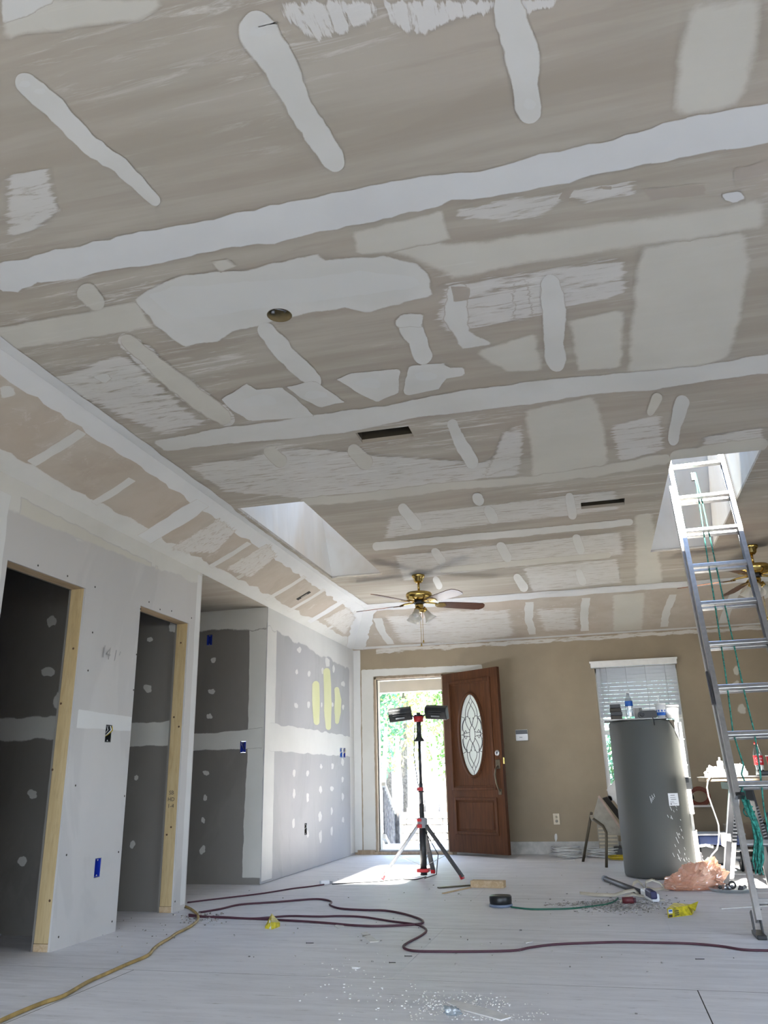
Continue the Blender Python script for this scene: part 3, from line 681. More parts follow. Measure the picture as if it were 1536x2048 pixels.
MB().bar(p_-dS*.075+ss.n*.003, p_+dS*.075+ss.n*.003, .05, .004, ss.n).build('opening', M['hole'], t)  # dark plate on the slope; shade inside the slot is its colour
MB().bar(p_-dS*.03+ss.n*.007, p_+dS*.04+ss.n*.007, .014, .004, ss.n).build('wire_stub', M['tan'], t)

# ================================================================== WALLS
def wall_x(name, x0, x1, y0, y1, z0, z1, mat, holes=(), parent=None):
    """slab facing +X between x0 and x1 with rectangular holes (ya, yb, za, zb)"""
    mb = MB(); ys = sorted({y0, y1, *[h[0] for h in holes], *[h[1] for h in holes]}); zs = sorted({z0, z1, *[h[2] for h in holes], *[h[3] for h in holes]})
    for i in range(len(ys)-1):
        for j in range(len(zs)-1):
            cy, cz = (ys[i]+ys[i+1])/2, (zs[j]+zs[j+1])/2
            if any(h[0] < cy < h[1] and h[2] < cz < h[3] for h in holes): continue
            mb.box((x0, ys[i], zs[j]), (x1, ys[i+1], zs[j+1]))
    return mb.build(name, mat, parent, None if parent else (x0, (y0+y1)/2, z0), kind=None if parent else 'structure')
def wall_y(name, y0, y1, x0, x1, z0, z1, mat, holes=(), parent=None):
    mb = MB(); xs = sorted({x0, x1, *[h[0] for h in holes], *[h[1] for h in holes]}); zs = sorted({z0, z1, *[h[2] for h in holes], *[h[3] for h in holes]})
    for i in range(len(xs)-1):
        for j in range(len(zs)-1):
            cx, cz = (xs[i]+xs[i+1])/2, (zs[j]+zs[j+1])/2
            if any(h[0] < cx < h[1] and h[2] < cz < h[3] for h in holes): continue
            mb.box((xs[i], y0, zs[j]), (xs[i+1], y1, zs[j+1]))
    return mb.build(name, mat, parent, None if parent else ((x0+x1)/2, y0, z0), kind=None if parent else 'structure')
# near partition with two rough door openings
D1 = (3.47, 4.17, 0, 1.985); D2 = (4.80, 5.50, 0, 2.005); PE = 5.665
TH = .115
bxs = [(4.512, 4.582, 1.092, 1.197), (4.522, 4.587, .325, .43)]      # switch box, low box
wl = wall_x('wall_left', X0-.0125, X0, YB, PE, .022, HW, M['partition'], [(D1[0], D1[1], 0, D1[3]), (D2[0], D2[1], 0, D2[3])]+bxs)
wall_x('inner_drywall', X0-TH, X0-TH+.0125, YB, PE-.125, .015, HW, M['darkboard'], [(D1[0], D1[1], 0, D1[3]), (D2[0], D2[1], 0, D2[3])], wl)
xa, xb = X0-TH+.0130, X0-.0130
def stud(y0, y1, z0=.04, z1=HW, mat='pine', name='jamb_stud'): return bx(name, (xa, y0, z0), (xb, y1, z1), M[mat], wl, .002)
for a, b_ in ((D1[1], D1[1]+.038), (D1[0]-.038, D1[0]), (D2[1], D2[1]+.038), (D2[0]-.038, D2[0])): stud(a, b_)
stud(D1[0]-.2, D1[0]-.16); stud(PE-.038, PE-.001, name='end_stud'); 
for d in (D1, D2):
    bx('header_board', (xa, d[0]-.038, d[3]), (xb, d[1]+.038, d[3]+.038), M['pine_x'], wl, .002)
for a, b_ in ((YB, D1[0]), (D1[1], D2[0]), (D2[1], PE-.001)): bx('bottom_plate', (xa-.004, a, 0), (xb+.002, b_, .0385), M['pine_x'], wl, .002)
bx('end_drywall', (X0-TH, PE, .015), (X0, PE+.0125, HW), M['partition'], wl)
# knots and stamps on the jamb studs
for (y, z, x_) in ((D1[1], 1.62, -.045), (D1[1], 1.30, -.09), (D1[1], .93, -.10), (D1[1], .25, -.03), (D2[1], 1.86, -.06), (D2[1], 1.24, -.035), (D2[1], .50, -.08), (D2[1], .55, -.05), (D2[1], 1.31, -.08)):
    MB().lathe((X0+x_, y-.0006, z), [(0, .0), (.007, .0), (.007, .002), (0, .002)], 10, axis=(0, 1, 0)).build('knot', plain('knot_brown', (.10, .05, .02)) if 'knot' not in M else M['knot'], wl)
def text(s_, size, loc, right, up, mat, parent=None, name='lettering', label=None, extr=.0002):
    c = bpy.data.curves.new(name, 'FONT'); c.body = s_; c.size = size; c.extrude = extr; c.align_x = 'CENTER'; c.align_y = 'CENTER'; c.resolution_u = 2
    o = bpy.data.objects.new(name, c); COL.objects.link(o); c.materials.append(M[mat] if isinstance(mat, str) else mat)
    r, u = Vector(right).normalized(), Vector(up).normalized(); m_ = Matrix((r, u, r.cross(u))).transposed().to_4x4(); m_.translation = Vector(loc)
    if parent is not None: o.parent = parent; m_.translation = Vector(loc)-ORG[parent.name]
    o.matrix_local = m_
    me = bpy.data.meshes.new_from_object(o); q = bpy.data.objects.new(name, me); COL.objects.link(q); q.parent = parent; q.matrix_local = m_
    bpy.data.objects.remove(o); ORG[q.name] = Vector(loc); return q
M['ink'] = plain('black_ink', (.06, .05, .04), .8); M['pencil'] = plain('pencil_grey', (.33, .32, .31), .8)
for q_, z_ in (('SB', .78), ('HD', .735), ('1-4', .69)): text(q_, .038, (X0-.062, D2[1]-.001, z_), (1, 0, 0), (0, 0, 1), 'ink', wl, 'lumber_stamp')
text('14 1/2 e', .11, (X0+.0006, 4.56, 1.62), (0, 1, -.12), (0, 0, 1), 'pencil', wl, 'pencil_mark')
wls = Surf((X0, 0, 0), (1, 0, 0), wl); [wls.hole((X0, (a+b)/2, (c+d)/2), EY, EZ, (b-a)/2, (d-c)/2) for a, b, c, d in bxs]; wls.clamp = lambda q: Vector((q.x, min(q.y, PE), min(q.z, HW)))
for q in ((76, 1131), (135, 1152), (190, 1174), (185, 1265), (176, 1341), (298, 1204), (320, 1219), (343, 1222), (383, 1236), (281, 1218), (273, 1309), (267, 1380), (151, 1571), (133, 1710), (249, 1592), (237, 1704), (224, 1843), (117, 1874), (350, 1803)):
    p_ = lw(*q); MB().lathe(p_, [(0, .0012), (.006, .0012), (.006, 0)], 8, axis=(1, 0, 0)).build('screw_head', M['ink'], wl)
# compound on the partition
wls.strip([(X0, YB+.1, HW-.06), (X0, 3.6, HW-.06), (X0, 4.6, HW-.04), (X0, PE-.02, HW-.02)], [.34, .32, .26, .2], 'mud', world=True, inner=.55)
wls.strip([(X0, PE-.035, .03), (X0, PE-.035, 1.2), (X0, PE-.035, HW-.02)], .075, 'mud_clean', world=True, inner=.85)
wls.strip([(X0, 4.21, 1.215), (X0, 4.5, 1.215), (X0, 4.8, 1.215)], [.13, .12, .11], 'mud_clean', world=True, inner=.6, wob=.05)
wls.strip([(X0, 3.36, .05), (X0, 3.36, 1.2), (X0, 3.36, HW-.1)], .16, 'mud_clean', world=True, inner=.8)
wls.poly([(X0, 3.5, HW-.2), (X0, 4.4, HW-.17), (X0, 5.0, HW-.15), (X0, 5.0, HW-.1), (X0, 3.5, HW-.08)], 'mud_old', world=True, feather=.06)

# rooms behind the partition
def dark_room(y0, y1, x1, nm):
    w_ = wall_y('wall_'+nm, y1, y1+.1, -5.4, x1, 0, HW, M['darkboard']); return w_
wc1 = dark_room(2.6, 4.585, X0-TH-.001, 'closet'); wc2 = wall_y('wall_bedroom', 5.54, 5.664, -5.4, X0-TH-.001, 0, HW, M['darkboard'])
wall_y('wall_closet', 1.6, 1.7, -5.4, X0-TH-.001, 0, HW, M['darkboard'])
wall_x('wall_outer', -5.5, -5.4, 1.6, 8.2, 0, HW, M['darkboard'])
bx('ceiling_rooms', (-5.5, 1.6, HW+.001), (X0-.0005, D, HW+.03), M['ceil'], kind='structure')
bx('stud_edge', (X0-TH-.0125, 4.585-.001, 0), (X0-TH-.001, 4.586, HW), M['white'], wc1) if False else None
s1 = Surf((0, 4.585, 0), (0, -1, 0), wc1); s2 = Surf((0, 5.54, 0), (0, -1, 0), wc2)
s1.strip([(-5, 4.585, 1.2), (-3.07, 4.585, 1.2)], .17, 'mud', world=True, inner=.6)
s2.strip([(-5, 5.54, 1.17), (-3.07, 5.54, 1.20)], .2, 'mud', world=True, inner=.75)
for q in ((103, 1242, 13, 15), (98, 1345, 18, 14), (120, 1400, 17, 22), (64, 1588, 14, 12), (44, 1722, 14, 14)): s1.spot(*q)
for q in ((300, 1280, 8, 7), (296, 1378, 12, 12), (273, 1555, 6, 8), (265, 1689, 8, 10), (345, 1255, 12, 14)): s2.spot(*q)
MB().tube([fl(-5, 1872), fl(20, 1866), fl(46, 1855)], .012, 8).build('plastic_conduit', M['grey'], org=fl(20, 1866))
tag(bpy.data.objects['plastic_conduit'], 'short grey plastic pipe lying on the floor inside the left dark room', 'pipe')
# hall wall (faces the camera) and the far section of the left wall
HY = 7.05
hb = [px(419, 1280, (0, HY, 0), (0, 1, 0)), px(486, 1494, (0, HY, 0), (0, 1, 0))]
hh = [(q.x-.028, q.x+.028, q.z-.05, q.z+.05) for q in hb]
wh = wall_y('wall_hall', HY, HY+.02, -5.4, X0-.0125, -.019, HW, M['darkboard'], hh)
sh = Surf((0, HY, 0), (0, -1, 0), wh); [sh.hole(((a+b)/2, HY, (c+d)/2), EX, EZ, (b-a)/2, (d-c)/2) for a, b, c, d in hh]; sh.clamp = lambda q: Vector((min(q.x, X0), q.y, min(q.z, HW)))
sh.strip([(X0-.09, HY, .05), (X0-.085, HY, 1.2), (X0-.09, HY, HW-.05)], [.2, .17, .2], 'mud', world=True, inner=.85, wob=.08)
sh.strip([(-5, HY, HW-.05), (-3.5, HY, HW-.05), (X0, HY, HW-.06)], [.3, .34, .36], 'mud', world=True, inner=.7, wob=.12)
sh.strip([(-5, HY, 1.22), (-3.4, HY, 1.21), (X0-.02, HY, 1.225)], [.16, .17, .2], 'mud', world=True, inner=.8, wob=.08)
for q in ((427, 1320, 8, 7, -.7), (423, 1383, 10, 7, -.2), (419, 1432, 8, 8, 0), (412, 1546, 9, 7, .3), (410, 1596, 6, 9, 0), (407, 1640, 6, 8, 0), (405, 1700, 8, 11, .4)): sh.spot(*q[:4], 'mud', q[4])
bx('ceiling_patch', (X0-.5, 5.9, HW-.0005), (X0-.02, 6.8, HW+.0005), M['ceil'], wh) if False else None
lb = [lw(683, 1505.5), lw(692.3, 1506), lw(611.5, 1658)]
lh = [(q.y-.045, q.y+.038, q.z-.055, q.z+.055) for q in lb[:2]] + [(lb[2].y-.035, lb[2].y+.035, lb[2].z-.055, lb[2].z+.055)]
lh[0] = (lb[0].y-.06, lb[0].y+.04, lh[0][2], lh[0][3]); lh[1] = (lb[0].y+.075, lb[0].y+.16, lh[1][2], lh[1][3])
wf = wall_x('wall_left_far', X0-.0125, X0, HY, D, .004, HW, M['wallboard'], lh)
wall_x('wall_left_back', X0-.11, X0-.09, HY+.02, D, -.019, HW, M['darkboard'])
sw = Surf((X0, 0, 0), (1, 0, 0), wf); [sw.hole((X0, (a+b)/2, (c+d)/2), EY, EZ, (b-a)/2, (d-c)/2) for a, b, c, d in lh]; sw.clamp = lambda q: Vector((q.x, min(max(q.y, HY), D), min(q.z, HW)))
sw.strip([(X0, HY+.12, .02), (X0, HY+.12, 1.2), (X0, HY+.12, HW)], [.27, .25, .24], 'mud_clean', world=True, inner=.92, wob=.05)
sw.strip([(X0, HY+.0, HW-.07), (X0, 8.4, HW-.08), (X0, D-.0, HW-.09)], [.3, .38, .46], 'mud_clean', world=True, inner=.6, wob=.2)
sw.strip([(X0, D-.09, .02), (X0, D-.09, 1.2), (X0, D-.09, HW)], [.22, .2, .24], 'mud_clean', world=True, inner=.8, wob=.08)
sw.strip([(X0, HY+.1, 1.24), (X0, 8.4, 1.24), (X0, D-.05, 1.235)], [.26, .27, .25], 'mud_clean', world=True, inner=.85, wob=.1)
for q in ((593, 1344, 4, 8), (618, 1347, 4, 8), (645, 1342, 3, 9), (667, 1338, 4, 11), (686, 1368, 5, 7), (592, 1411, 5, 9), (617, 1409, 4, 10), (643, 1409, 2, 7), (665, 1409, 3, 6), (686, 1414, 3, 7), (598, 1300, 6, 8), (655, 1325, 7, 16),
          (588, 1546, 4, 11), (615, 1547, 4, 9), (642, 1533, 4, 7), (665, 1533, 4, 8), (685, 1524, 4, 10), (588, 1587, 4, 13), (615, 1595, 4, 13), (641, 1580, 4, 10), (664, 1577, 4, 8), (685, 1560, 3, 7),
          (587, 1646, 4, 14), (640, 1632, 5, 14), (663, 1622, 3, 10), (685, 1594, 3, 10), (615, 1668, 4, 9), (641, 1673, 4, 16), (663, 1662, 3, 14), (686, 1640, 3, 8)):
    sw.spot(*q, 'mud_clean')
sw.strip([(631.5, 1362), (631.5, 1400), (633, 1450)], [15, 17, 13], 'mud_yellow', inner=.8, wob=.1)
sw.strip([(653, 1336), (655, 1380), (655, 1420), (657, 1460)], [15, 17, 17, 11], 'mud_yellow', inner=.8, wob=.1)
sw.strip([(673, 1374), (675.5, 1400), (675, 1425), (673.5, 1448)], [10, 14, 14, 8], 'mud_yellow', inner=.8, wob=.1)
# electrical boxes
def ebox(c, nrm, sz, mat, label, cat='electrical box', wires=None, flap=False):
    t = thing('electrical_box', label, cat, c, None); n_ = Vector(nrm); s_ = Vector((0, 0, 1)).cross(n_); d_ = .035
    w_, h_ = sz
    mb = MB(); c = Vector(c)
    def P(u, v_, k): return c + s_*u + Vector((0, 0, 1))*v_ + n_*k
    def bb(u0, u1, v0, v1, k0, k1):
        vs = [P(u, v_, k) for k in (k0, k1) for (u, v_) in ((u0, v0), (u1, v0), (u1, v1), (u0, v1))]
        mb.add(vs, [(3, 2, 1, 0), (4, 5, 6, 7), (0, 1, 5, 4), (1, 2, 6, 5), (2, 3, 7, 6), (3, 0, 4, 7)])
    e_ = .004
    bb(-w_/2, w_/2, -h_/2, h_/2, -d_-e_, -d_); bb(-w_/2, -w_/2+e_, -h_/2, h_/2, -d_, -.001); bb(w_/2-e_, w_/2, -h_/2, h_/2, -d_, -.001)
    bb(-w_/2+e_, w_/2-e_, h_/2-e_, h_/2, -d_, -.001); bb(-w_/2+e_, w_/2-e_, -h_/2, -h_/2+e_, -d_, -.001)
    mb.build('box_shell', mat, t)
    if wires:
        for k in range(wires):
            u = (k-(wires-1)/2)*.014
            MB().tube([P(u*.5, -.02, -d_), P(u, .0, -.01), P(u*1.2, .02, .012), P(u*1.4, .045, .004)], .003, 6).build('wire', M[['steel', 'black', 'whiteplastic', 'yellowcable'][k % 4]], t)
    for v_ in (-h_/2+.008, h_/2-.008): MB().lathe(P(0, v_, -.004), [(.005, 0), (.005, .002), (0, .002)], 8, axis=n_).build('screw_tab', M['steel'], t)
    return t
ebox((X0-.002, 4.547, 1.1445), (1, 0, 0), (.066, .1), M['black'], 'open black switch box with loose wires on the pale partition between the doorways', wires=4)
ebox((X0-.002, 4.5545, .3775), (1, 0, 0), (.062, .1), M['blue'], 'blue box low on the pale partition, upright, nearest the camera')
ebox((hb[0].x, HY, hb[0].z), (0, -1, 0), (.052, .096), M['blue'], 'blue box high on the dark hall wall')
ebox((hb[1].x, HY, hb[1].z), (0, -1, 0), (.052, .096), M['blue'], 'blue box in the white tape band of the hall wall corner', wires=2)
ebox((X0-.002, (lh[0][0]+lh[0][1])/2, lb[0].z), (1, 0, 0), (.094, .105), M['bluelid'], 'left of two blue switch boxes beside the front door corner', wires=3)
ebox((X0-.002, (lh[1][0]+lh[1][1])/2, lb[0].z), (1, 0, 0), (.08, .105), M['blue'], 'right of two blue switch boxes beside the front door corner', wires=4)
ebox((X0-.002, lb[2].y, lb[2].z), (1, 0, 0), (.066, .105), M['hole'], 'dark empty box hole low on the dotted far left wall', wires=1)

# far wall with door and window
DO = (-2.665, -1.775, 0.0, 2.075); WN = (.062, .985, .56, 2.045)
wfar = wall_y('wall_far', D, D+.14, X0-.1, XR, 0, HW, M['beige'], [DO, WN])
sfw = Surf((0, D, 0), (0, -1, 0), wfar)
sfw.strip([(X0+.04, D, .02), (X0+.04, D, 1.2), (X0+.04, D, HW)], .11, 'mud_clean', world=True, inner=.9, wob=.06)
sfw.poly([(X0+.1, D, .03), (DO[0]-.005, D, .03), (DO[0]-.005, D, 2.085), (DO[1]+.0, D, 2.085), (DO[1]+.5, D, 2.085), (DO[1]+.5, D, 2.17), (X0+.1, D, 2.19)], 'mud', world=True, feather=.012, wob=.004)
for q in ((1485, 1418, 11, 12), (1470, 1372, 12, 14), (1472, 1342, 8, 12)): sfw.spot(*q, 'mud_old')
sfw.spot(1112, 1676, 4, 10, 'mud_clean')
sfw.strip([(X0+.3, D, HW-.03), (1, D, HW-.03), (XR-.2, D, HW-.03)], [.09, .07, .07], 'mud_scr', world=True, inner=.4, wob=.4)
bx('baseboard_far', (-1.70, D-.014, 0), (XR, D-.0005, .135), M['mudwall'] if 'mudwall' in M else plain('primed_baseboard', (.46, .45, .42), .6, var=.1, scale=8), kind='structure', bevel=.003)
bx('trim_1', (-2.9, D-.02, 0), (DO[0]-.02, D-.0005, .05), M['weathered'], kind='structure')
# door frame
fr = MB().box((DO[0], D-.012, .03), (DO[0]+.022, D+.15, DO[3])).box((DO[1]-.022, D-.012, .03), (DO[1], D+.15, DO[3])).box((DO[0], D-.012, DO[3]-.022), (DO[1], D+.15, DO[3])).build('trim_2', M['weathered'], org=(-2.2, D, 0), kind='structure')
MB().box((DO[0]+.022, D+.05, .03), (DO[0]+.034, D+.15, DO[3]-.022)).box((DO[1]-.034, D+.05, .03), (DO[1]-.022, D+.15, DO[3]-.022)).box((DO[0]+.034, D+.05, DO[3]-.034), (DO[1]-.034, D+.15, DO[3]-.022)).build('door_stop', M['cream'], fr)
MB().box((DO[0]+.0225, D+.044, .03), (DO[0]+.030, D+.0495, DO[3]-.023)).build('weather_strip', M['black'], fr)
bx('threshold_sill', (DO[0]-.03, D-.035, .0), (DO[1]+.03, D+.16, .030), M['weathered'], fr, .004)
bx('threshold_cap', (DO[0]+.03, D+.02, .0302), (DO[1]-.03, D+.17, .052), M['alu'], fr, .004)
# window
wf_ = MB().box((WN[0]-.0, D+.03, WN[2]), (WN[0]+.045, D+.12, WN[3])).box((WN[1]-.045, D+.03, WN[2]), (WN[1], D+.12, WN[3])).box((WN[0], D+.03, WN[2]), (WN[1], D+.12, WN[2]+.05)).box((WN[0], D+.03, WN[3]-.05), (WN[1], D+.12, WN[3])).box((WN[0]+.045, D+.05, 1.28), (WN[1]-.045, D+.10, 1.33)).build('window_1', M['white'], kind='structure', org=(.5, D, WN[2]))
bx('window_pane', (WN[0]+.045, D+.085, WN[2]+.05), (WN[1]-.045, D+.089, 1.28), M['glass'], wf_)
bx('window_pane', (WN[0]+.045, D+.065, 1.33), (WN[1]-.045, D+.069, WN[3]-.05), M['glass'], wf_)
t = thing('window_blind', 'white slatted blind with a plain valance on the far window', 'blind', (.52, D, 2.07))
bx('valance', (.018, D-.085, 2.045), (.992, D-.005, 2.115), M['white'], t, .004)
bx('valance_lip', (.008, D-.092, 2.098), (1.0, D-.005, 2.118), M['white'], t, .002)
z = 2.015; k = 0
while z > 1.47:
    a = math.radians(62)
    MB().bar((.075, D-.03+.0*k, z), (.972, D-.03, z), .045, .0025, (0, math.sin(a), math.cos(a)) if True else (0, 0, 1)).build('slat', M['blind'], t); z -= .0435; k += 1
bx('bottom_rail', (.075, D-.045, 1.432), (.972, D-.015, 1.452), M['white'], t, .003)
for x in (.19, .41, .63, .85): MB().box((x-.002, D-.056, 1.45), (x+.002, D-.053, 2.05)).build('ladder_cord', M['grey'], t)
MB().tube([(.12, D-.062, 2.04), (.12, D-.064, 1.5)], .002, 5).tube([(.13, D-.062, 2.04), (.131, D-.064, 1.56)], .002, 5).build('pull_cord', M['grey'], t)
# right and back walls with the openings that light the room
wall_x('wall_right', XR, XR+.12, YB, D+.14, 0, H+.02, M['beige'], [(-.7, 3.7, .55, 2.05)])
wall_y('wall_back', YB-.12, YB, -6.2, XR+.12, 0, H+.02, M['beige'], [(-4.2, 2.2, .0, 2.1)])
wall_x('wall_left_rear', -6.3, -6.2, YB, 1.7, 0, H, M['beige'])
# outlet and thermostat
c = fw(1113, 1638); t = thing('wall_outlet', 'ivory outlet with cover plate low on the beige wall', 'outlet', c)
MB().box((c.x-.036, D-.007, c.z-.060), (c.x+.036, D-.001, c.z+.060)).build('cover_plate', M['ivory'], t, bevel=.003)
for dz in (.022, -.022):
    MB().lathe((c.x, D-.0075, c.z+dz), [(.016, 0), (.016, .003), (0, .003)], 16, axis=(0, -1, 0)).build('socket', M['ivory'] if dz > 0 else M['tan'], t)
    for dx in (-.006, .006): bx('socket_slot', (c.x+dx-.0012, D-.0115, c.z+dz-.005), (c.x+dx+.0012, D-.0106, c.z+dz+.005), M['black'], t)
a, b_ = fw(1031, 1460), fw(1057, 1481); c = (a+b_)/2
t = thing('wall_keypad', 'white alarm keypad with black top screen on the beige wall beside the door', 'keypad', c)
MB().box((a.x, D-.028, b_.z), (b_.x, D-.001, a.z)).build('body', M['whiteplastic'], t, bevel=.004)
bx('screen', (a.x+.003, D-.031, c.z+.012), (b_.x-.003, D-.0285, a.z-.004), M['black'], t)
text('alarm', .022, (c.x, D-.0287, c.z-.022), (1, 0, 0), (0, 0, 1), 'grey', t, 'logo') if False else None
MB().box((c.x-.03, D-.0295, c.z-.03), (c.x+.005, D-.0285, c.z-.022)).build('key_row', M['grey'], t)

# ================================================================== TRIPOD WORK LIGHT (switched on, facing the far wall)
tx, ty = -1.60, 7.55
t = thing('tripod_work_light', 'black and red twin-head work light on a tripod in front of the open door', 'work light', (tx, ty, 0))
MB().tube([(tx, ty, .24), (tx, ty, .62)], .022, 14).build('lower_pole', M['blacksteel'], t)
MB().tube([(tx, ty, .62), (tx, ty, .80)], .017, 14).build('middle_pole', M['darkgrey'], t)
MB().tube([(tx, ty, .80), (tx, ty, 1.19)], .0135, 14).build('upper_pole', M['blacksteel'], t)
MB().lathe((tx, ty, .42), [(0, 0), (.045, 0), (.047, .02), (.047, .075), (.038, .085), (0, .085)], 18).build('leg_collar', M['grey'], t)
MB().box((tx-.035, ty-.056, .422), (tx+.008, ty-.03, .452)).build('clamp', M['red'], t, bevel=.003)
MB().box((tx-.035, ty-.056, .475), (tx+.005, ty-.03, .50)).build('clamp', M['red'], t, bevel=.003)
MB().box((tx-.033, ty-.03, .735), (tx+.018, ty+.02, .765)).build('clamp', M['red'], t, bevel=.003)
MB().lathe((tx, ty, .722), [(0, 0), (.026, 0), (.026, .012), (0, .012)], 16).build('collar_ring', M['black'], t)
MB().lathe((tx, ty, 1.17), [(.0, 0), (.046, 0), (.046, .012), (.024, .04), (.021, .17), (.040, .19), (.042, .24), (.0, .245)], 20).build('head_mount', M['black'], t)
MB().lathe((tx, ty, 1.345), [(0, .0), (.043, 0), (.050, .05), (0, .052)], 8).build('red_hub', M['red'], t)
MB().tube([(tx, ty, 1.40), (tx, ty, 1.43)], .018, 12).build('knob', M['black'], t)
feet = [Vector((-1.93, 7.35, .0)), Vector((-1.235, 7.44, .0)), Vector((-1.585, 7.90, .0))]
for i, f in enumerate(feet):
    top = Vector((tx, ty, .44)) + (f-Vector((tx, ty, 0))).normalized()*.04
    MB().bar(top, f+Vector((0, 0, .025)), .040, .024).build('leg', M['alu'] if i == 0 else M['darkgrey'], t, bevel=.003)
    d = (f-top).normalized(); MB().bar(f+Vector((0, 0, .024))-d*.03, f+Vector((0, 0, .012)), .040, .024).build('foot', M['red'], t, bevel=.003)
    mid = top.lerp(f, .55); MB().bar((tx, ty, .10), mid, .008, .004).build('brace', M['steel'], t)
MB().tube([(tx, ty, .03), (tx, ty, .42)], .030, 14).build('centre_column', M['blacksteel'], t)
MB().box((tx-.055, ty-.05, .055), (tx+.05, ty+.05, .085)).build('base_hub', M['red'], t, bevel=.006)
for sx in (-1, 1):
    hc = Vector((tx+sx*.175, ty, 1.415 if sx < 0 else 1.42)); yaw = -.22 if sx > 0 else .06; roll = sx*-.09; tilt = .42
    R_ = Matrix.Translation(hc) @ Matrix.Rotation(yaw, 4, 'Z') @ Matrix.Rotation(-roll if sx > 0 else -roll, 4, 'Y') @ Matrix.Rotation(tilt, 4, 'X')
    hd = MB().prism([R_ @ Vector(q) for q in ((-.108, -.03, -.052), (-.108, .035, -.065), (-.108, .035, .065), (-.108, -.02, .060), (-.108, -.04, .03))], (R_.to_3x3() @ Vector((.216, 0, 0)))).build('lamp_head', M['black'], t, bevel=.006)
    for z_, w__ in ((.012, .13), (.030, .13)): MB().box((-w__/2, -.046, z_-.003), (w__/2, -.034, z_+.003), mat=R_).build('cooling_fin', M['darkgrey'], hd)
    MB().box((-.042, -.0445, -.022), (.042, -.030, -.010), mat=R_).build('name_plate', M['grey'], hd)
    MB().box((-.1, .0355, -.055), (.1, .039, .055), mat=R_).build('led_lens', EM, hd)
    MB().bar((tx+sx*.035, ty, 1.395), hc+Vector((-sx*.10, 0, -.01)), .022, .014).build('hinge_arm', M['black'], t)
    la = bpy.data.lights.new('work_light_led', 'AREA'); la.shape = 'RECTANGLE'; la.size = .2; la.size_y = .11; la.energy = LED_W; la.color = (.80, .86, 1.0); la.spread = math.radians(170)
    lo = bpy.data.objects.new('work_light_led', la); COL.objects.link(lo)
    lo.matrix_world = R_ @ Matrix.Translation((0, .042, 0)) @ Matrix.Rotation(PI/2, 4, 'X')
MB().tube([(tx-.035, ty, 1.33), (tx-.045, ty-.01, 1.2), (tx-.055, ty, 1.05), (tx-.04, ty, .9), (tx-.02, ty-.02, .78)], .005, 6).build('power_cord', M['black'], t)
MB().tube([(tx+.02, ty, .4), (tx+.14, ty-.02, .2), (tx+.12, ty-.04, .04), (tx+.02, ty-.08, .012)], .005, 6).build('power_cord', M['black'], t)

# ================================================================== FRONT DOOR SLAB (open, hinged on the right jamb)
ang = math.radians(34)
u = Vector((math.cos(ang), -math.sin(ang), 0)); nin = Vector((math.sin(ang), math.cos(ang), 0))
DM = Matrix((u, nin, Vector((0, 0, 1)))).transposed().to_4x4(); DM.translation = Vector((DO[1]-.004, D-.046, 0))
def dp(x, y, z): return DM @ Vector((x, y, z))
dr = thing('front_door', 'brown wooden front door with leaded oval glass, standing open', 'door', dp(0, 0, .035))
W_, Z0, Z1, T_ = .885, .035, 2.062, .044
rx0, rx1, rz0, rz1 = .118, .752, .735, 1.93
ox, oz, oa, ob = .437, 1.325, .178, .455
mb = MB()
for lo, hi in (((0, 0, Z0), (rx0, T_, Z1)), ((rx1, 0, Z0), (W_, T_, Z1)), ((rx0, 0, Z0), (rx1, T_, .245)), ((rx0, 0, .60), (rx1, T_, rz0)), ((rx0, 0, rz1), (rx1, T_, Z1)), ((rx0, .008, .245), (rx1, T_-.006, .60))): mb.box(lo, hi, mat=DM)
k_ = 48; vs = []
for i in range(k_):
    a = 2*PI*i/k_+.001; c_, s_ = math.cos(a), math.sin(a); ex, ez = (oa+.02)*c_, (ob+.02)*s_
    q = min(((rx1-ox) if ex > 0 else (ox-rx0))/abs(ex), ((rz1-oz) if ez > 0 else (oz-rz0))/abs(ez))
    for x_, z_, y_ in ((ox+ex*q, oz+ez*q, .008), (ox+ex, oz+ez, .008), (ox+ex, oz+ez, T_-.006), (ox+ex*q, oz+ez*q, T_-.006)): vs.append(dp(x_, y_, z_))
mb.add(vs, [(4*i+j, 4*i+(j+1) % 4, 4*((i+1) % k_)+(j+1) % 4, 4*((i+1) % k_)+j) for i in range(k_) for j in range(3)])
mb.build('door_panel', M['oakdoor'], dr)
def frame(x0, x1, z0, z1, w, y0, y1, nm):
    MB().box((x0, y0, z0), (x0+w, y1, z1), mat=DM).box((x1-w, y0, z0), (x1, y1, z1), mat=DM).box((x0+w, y0, z0), (x1-w, y1, z0+w), mat=DM).box((x0+w, y0, z1-w), (x1-w, y1, z1), mat=DM).build(nm, M['oakdoor'], dr, bevel=.004)
frame(rx0-.022, rx1+.022, rz0-.03, rz1+.03, .032, -.012, 0, 'moulding'); frame(rx0+.0, rx1-.0, rz0, rz1, .022, .001, .008, 'moulding')
frame(rx0-.0, rx1+.022, .23, .625, .030, -.012, 0, 'moulding'); 
MB().box((rx0+.06, .0005, .285), (rx1-.045, .0078, .575), mat=DM).build('raised_panel', M['oakdoor'], dr, bevel=.006)
def oval(a_, b__, y, k=48): return [dp(ox+a_*math.cos(2*PI*i/k), y, oz+b__*math.sin(2*PI*i/k)) for i in range(k)]
MB().tube(oval(oa+.014, ob+.014, .0), .014, 8, closed=True).build('oval_rim', M['oakdoor'], dr)
MB().tube(oval(oa+.034, ob+.034, .006), .007, 6, closed=True).build('oval_bead', M['oakdoor'], dr)
MB().prism(oval(oa+.006, ob+.006, .019), (nin*.005)).build('oval_glass', M['leadglass'], dr)
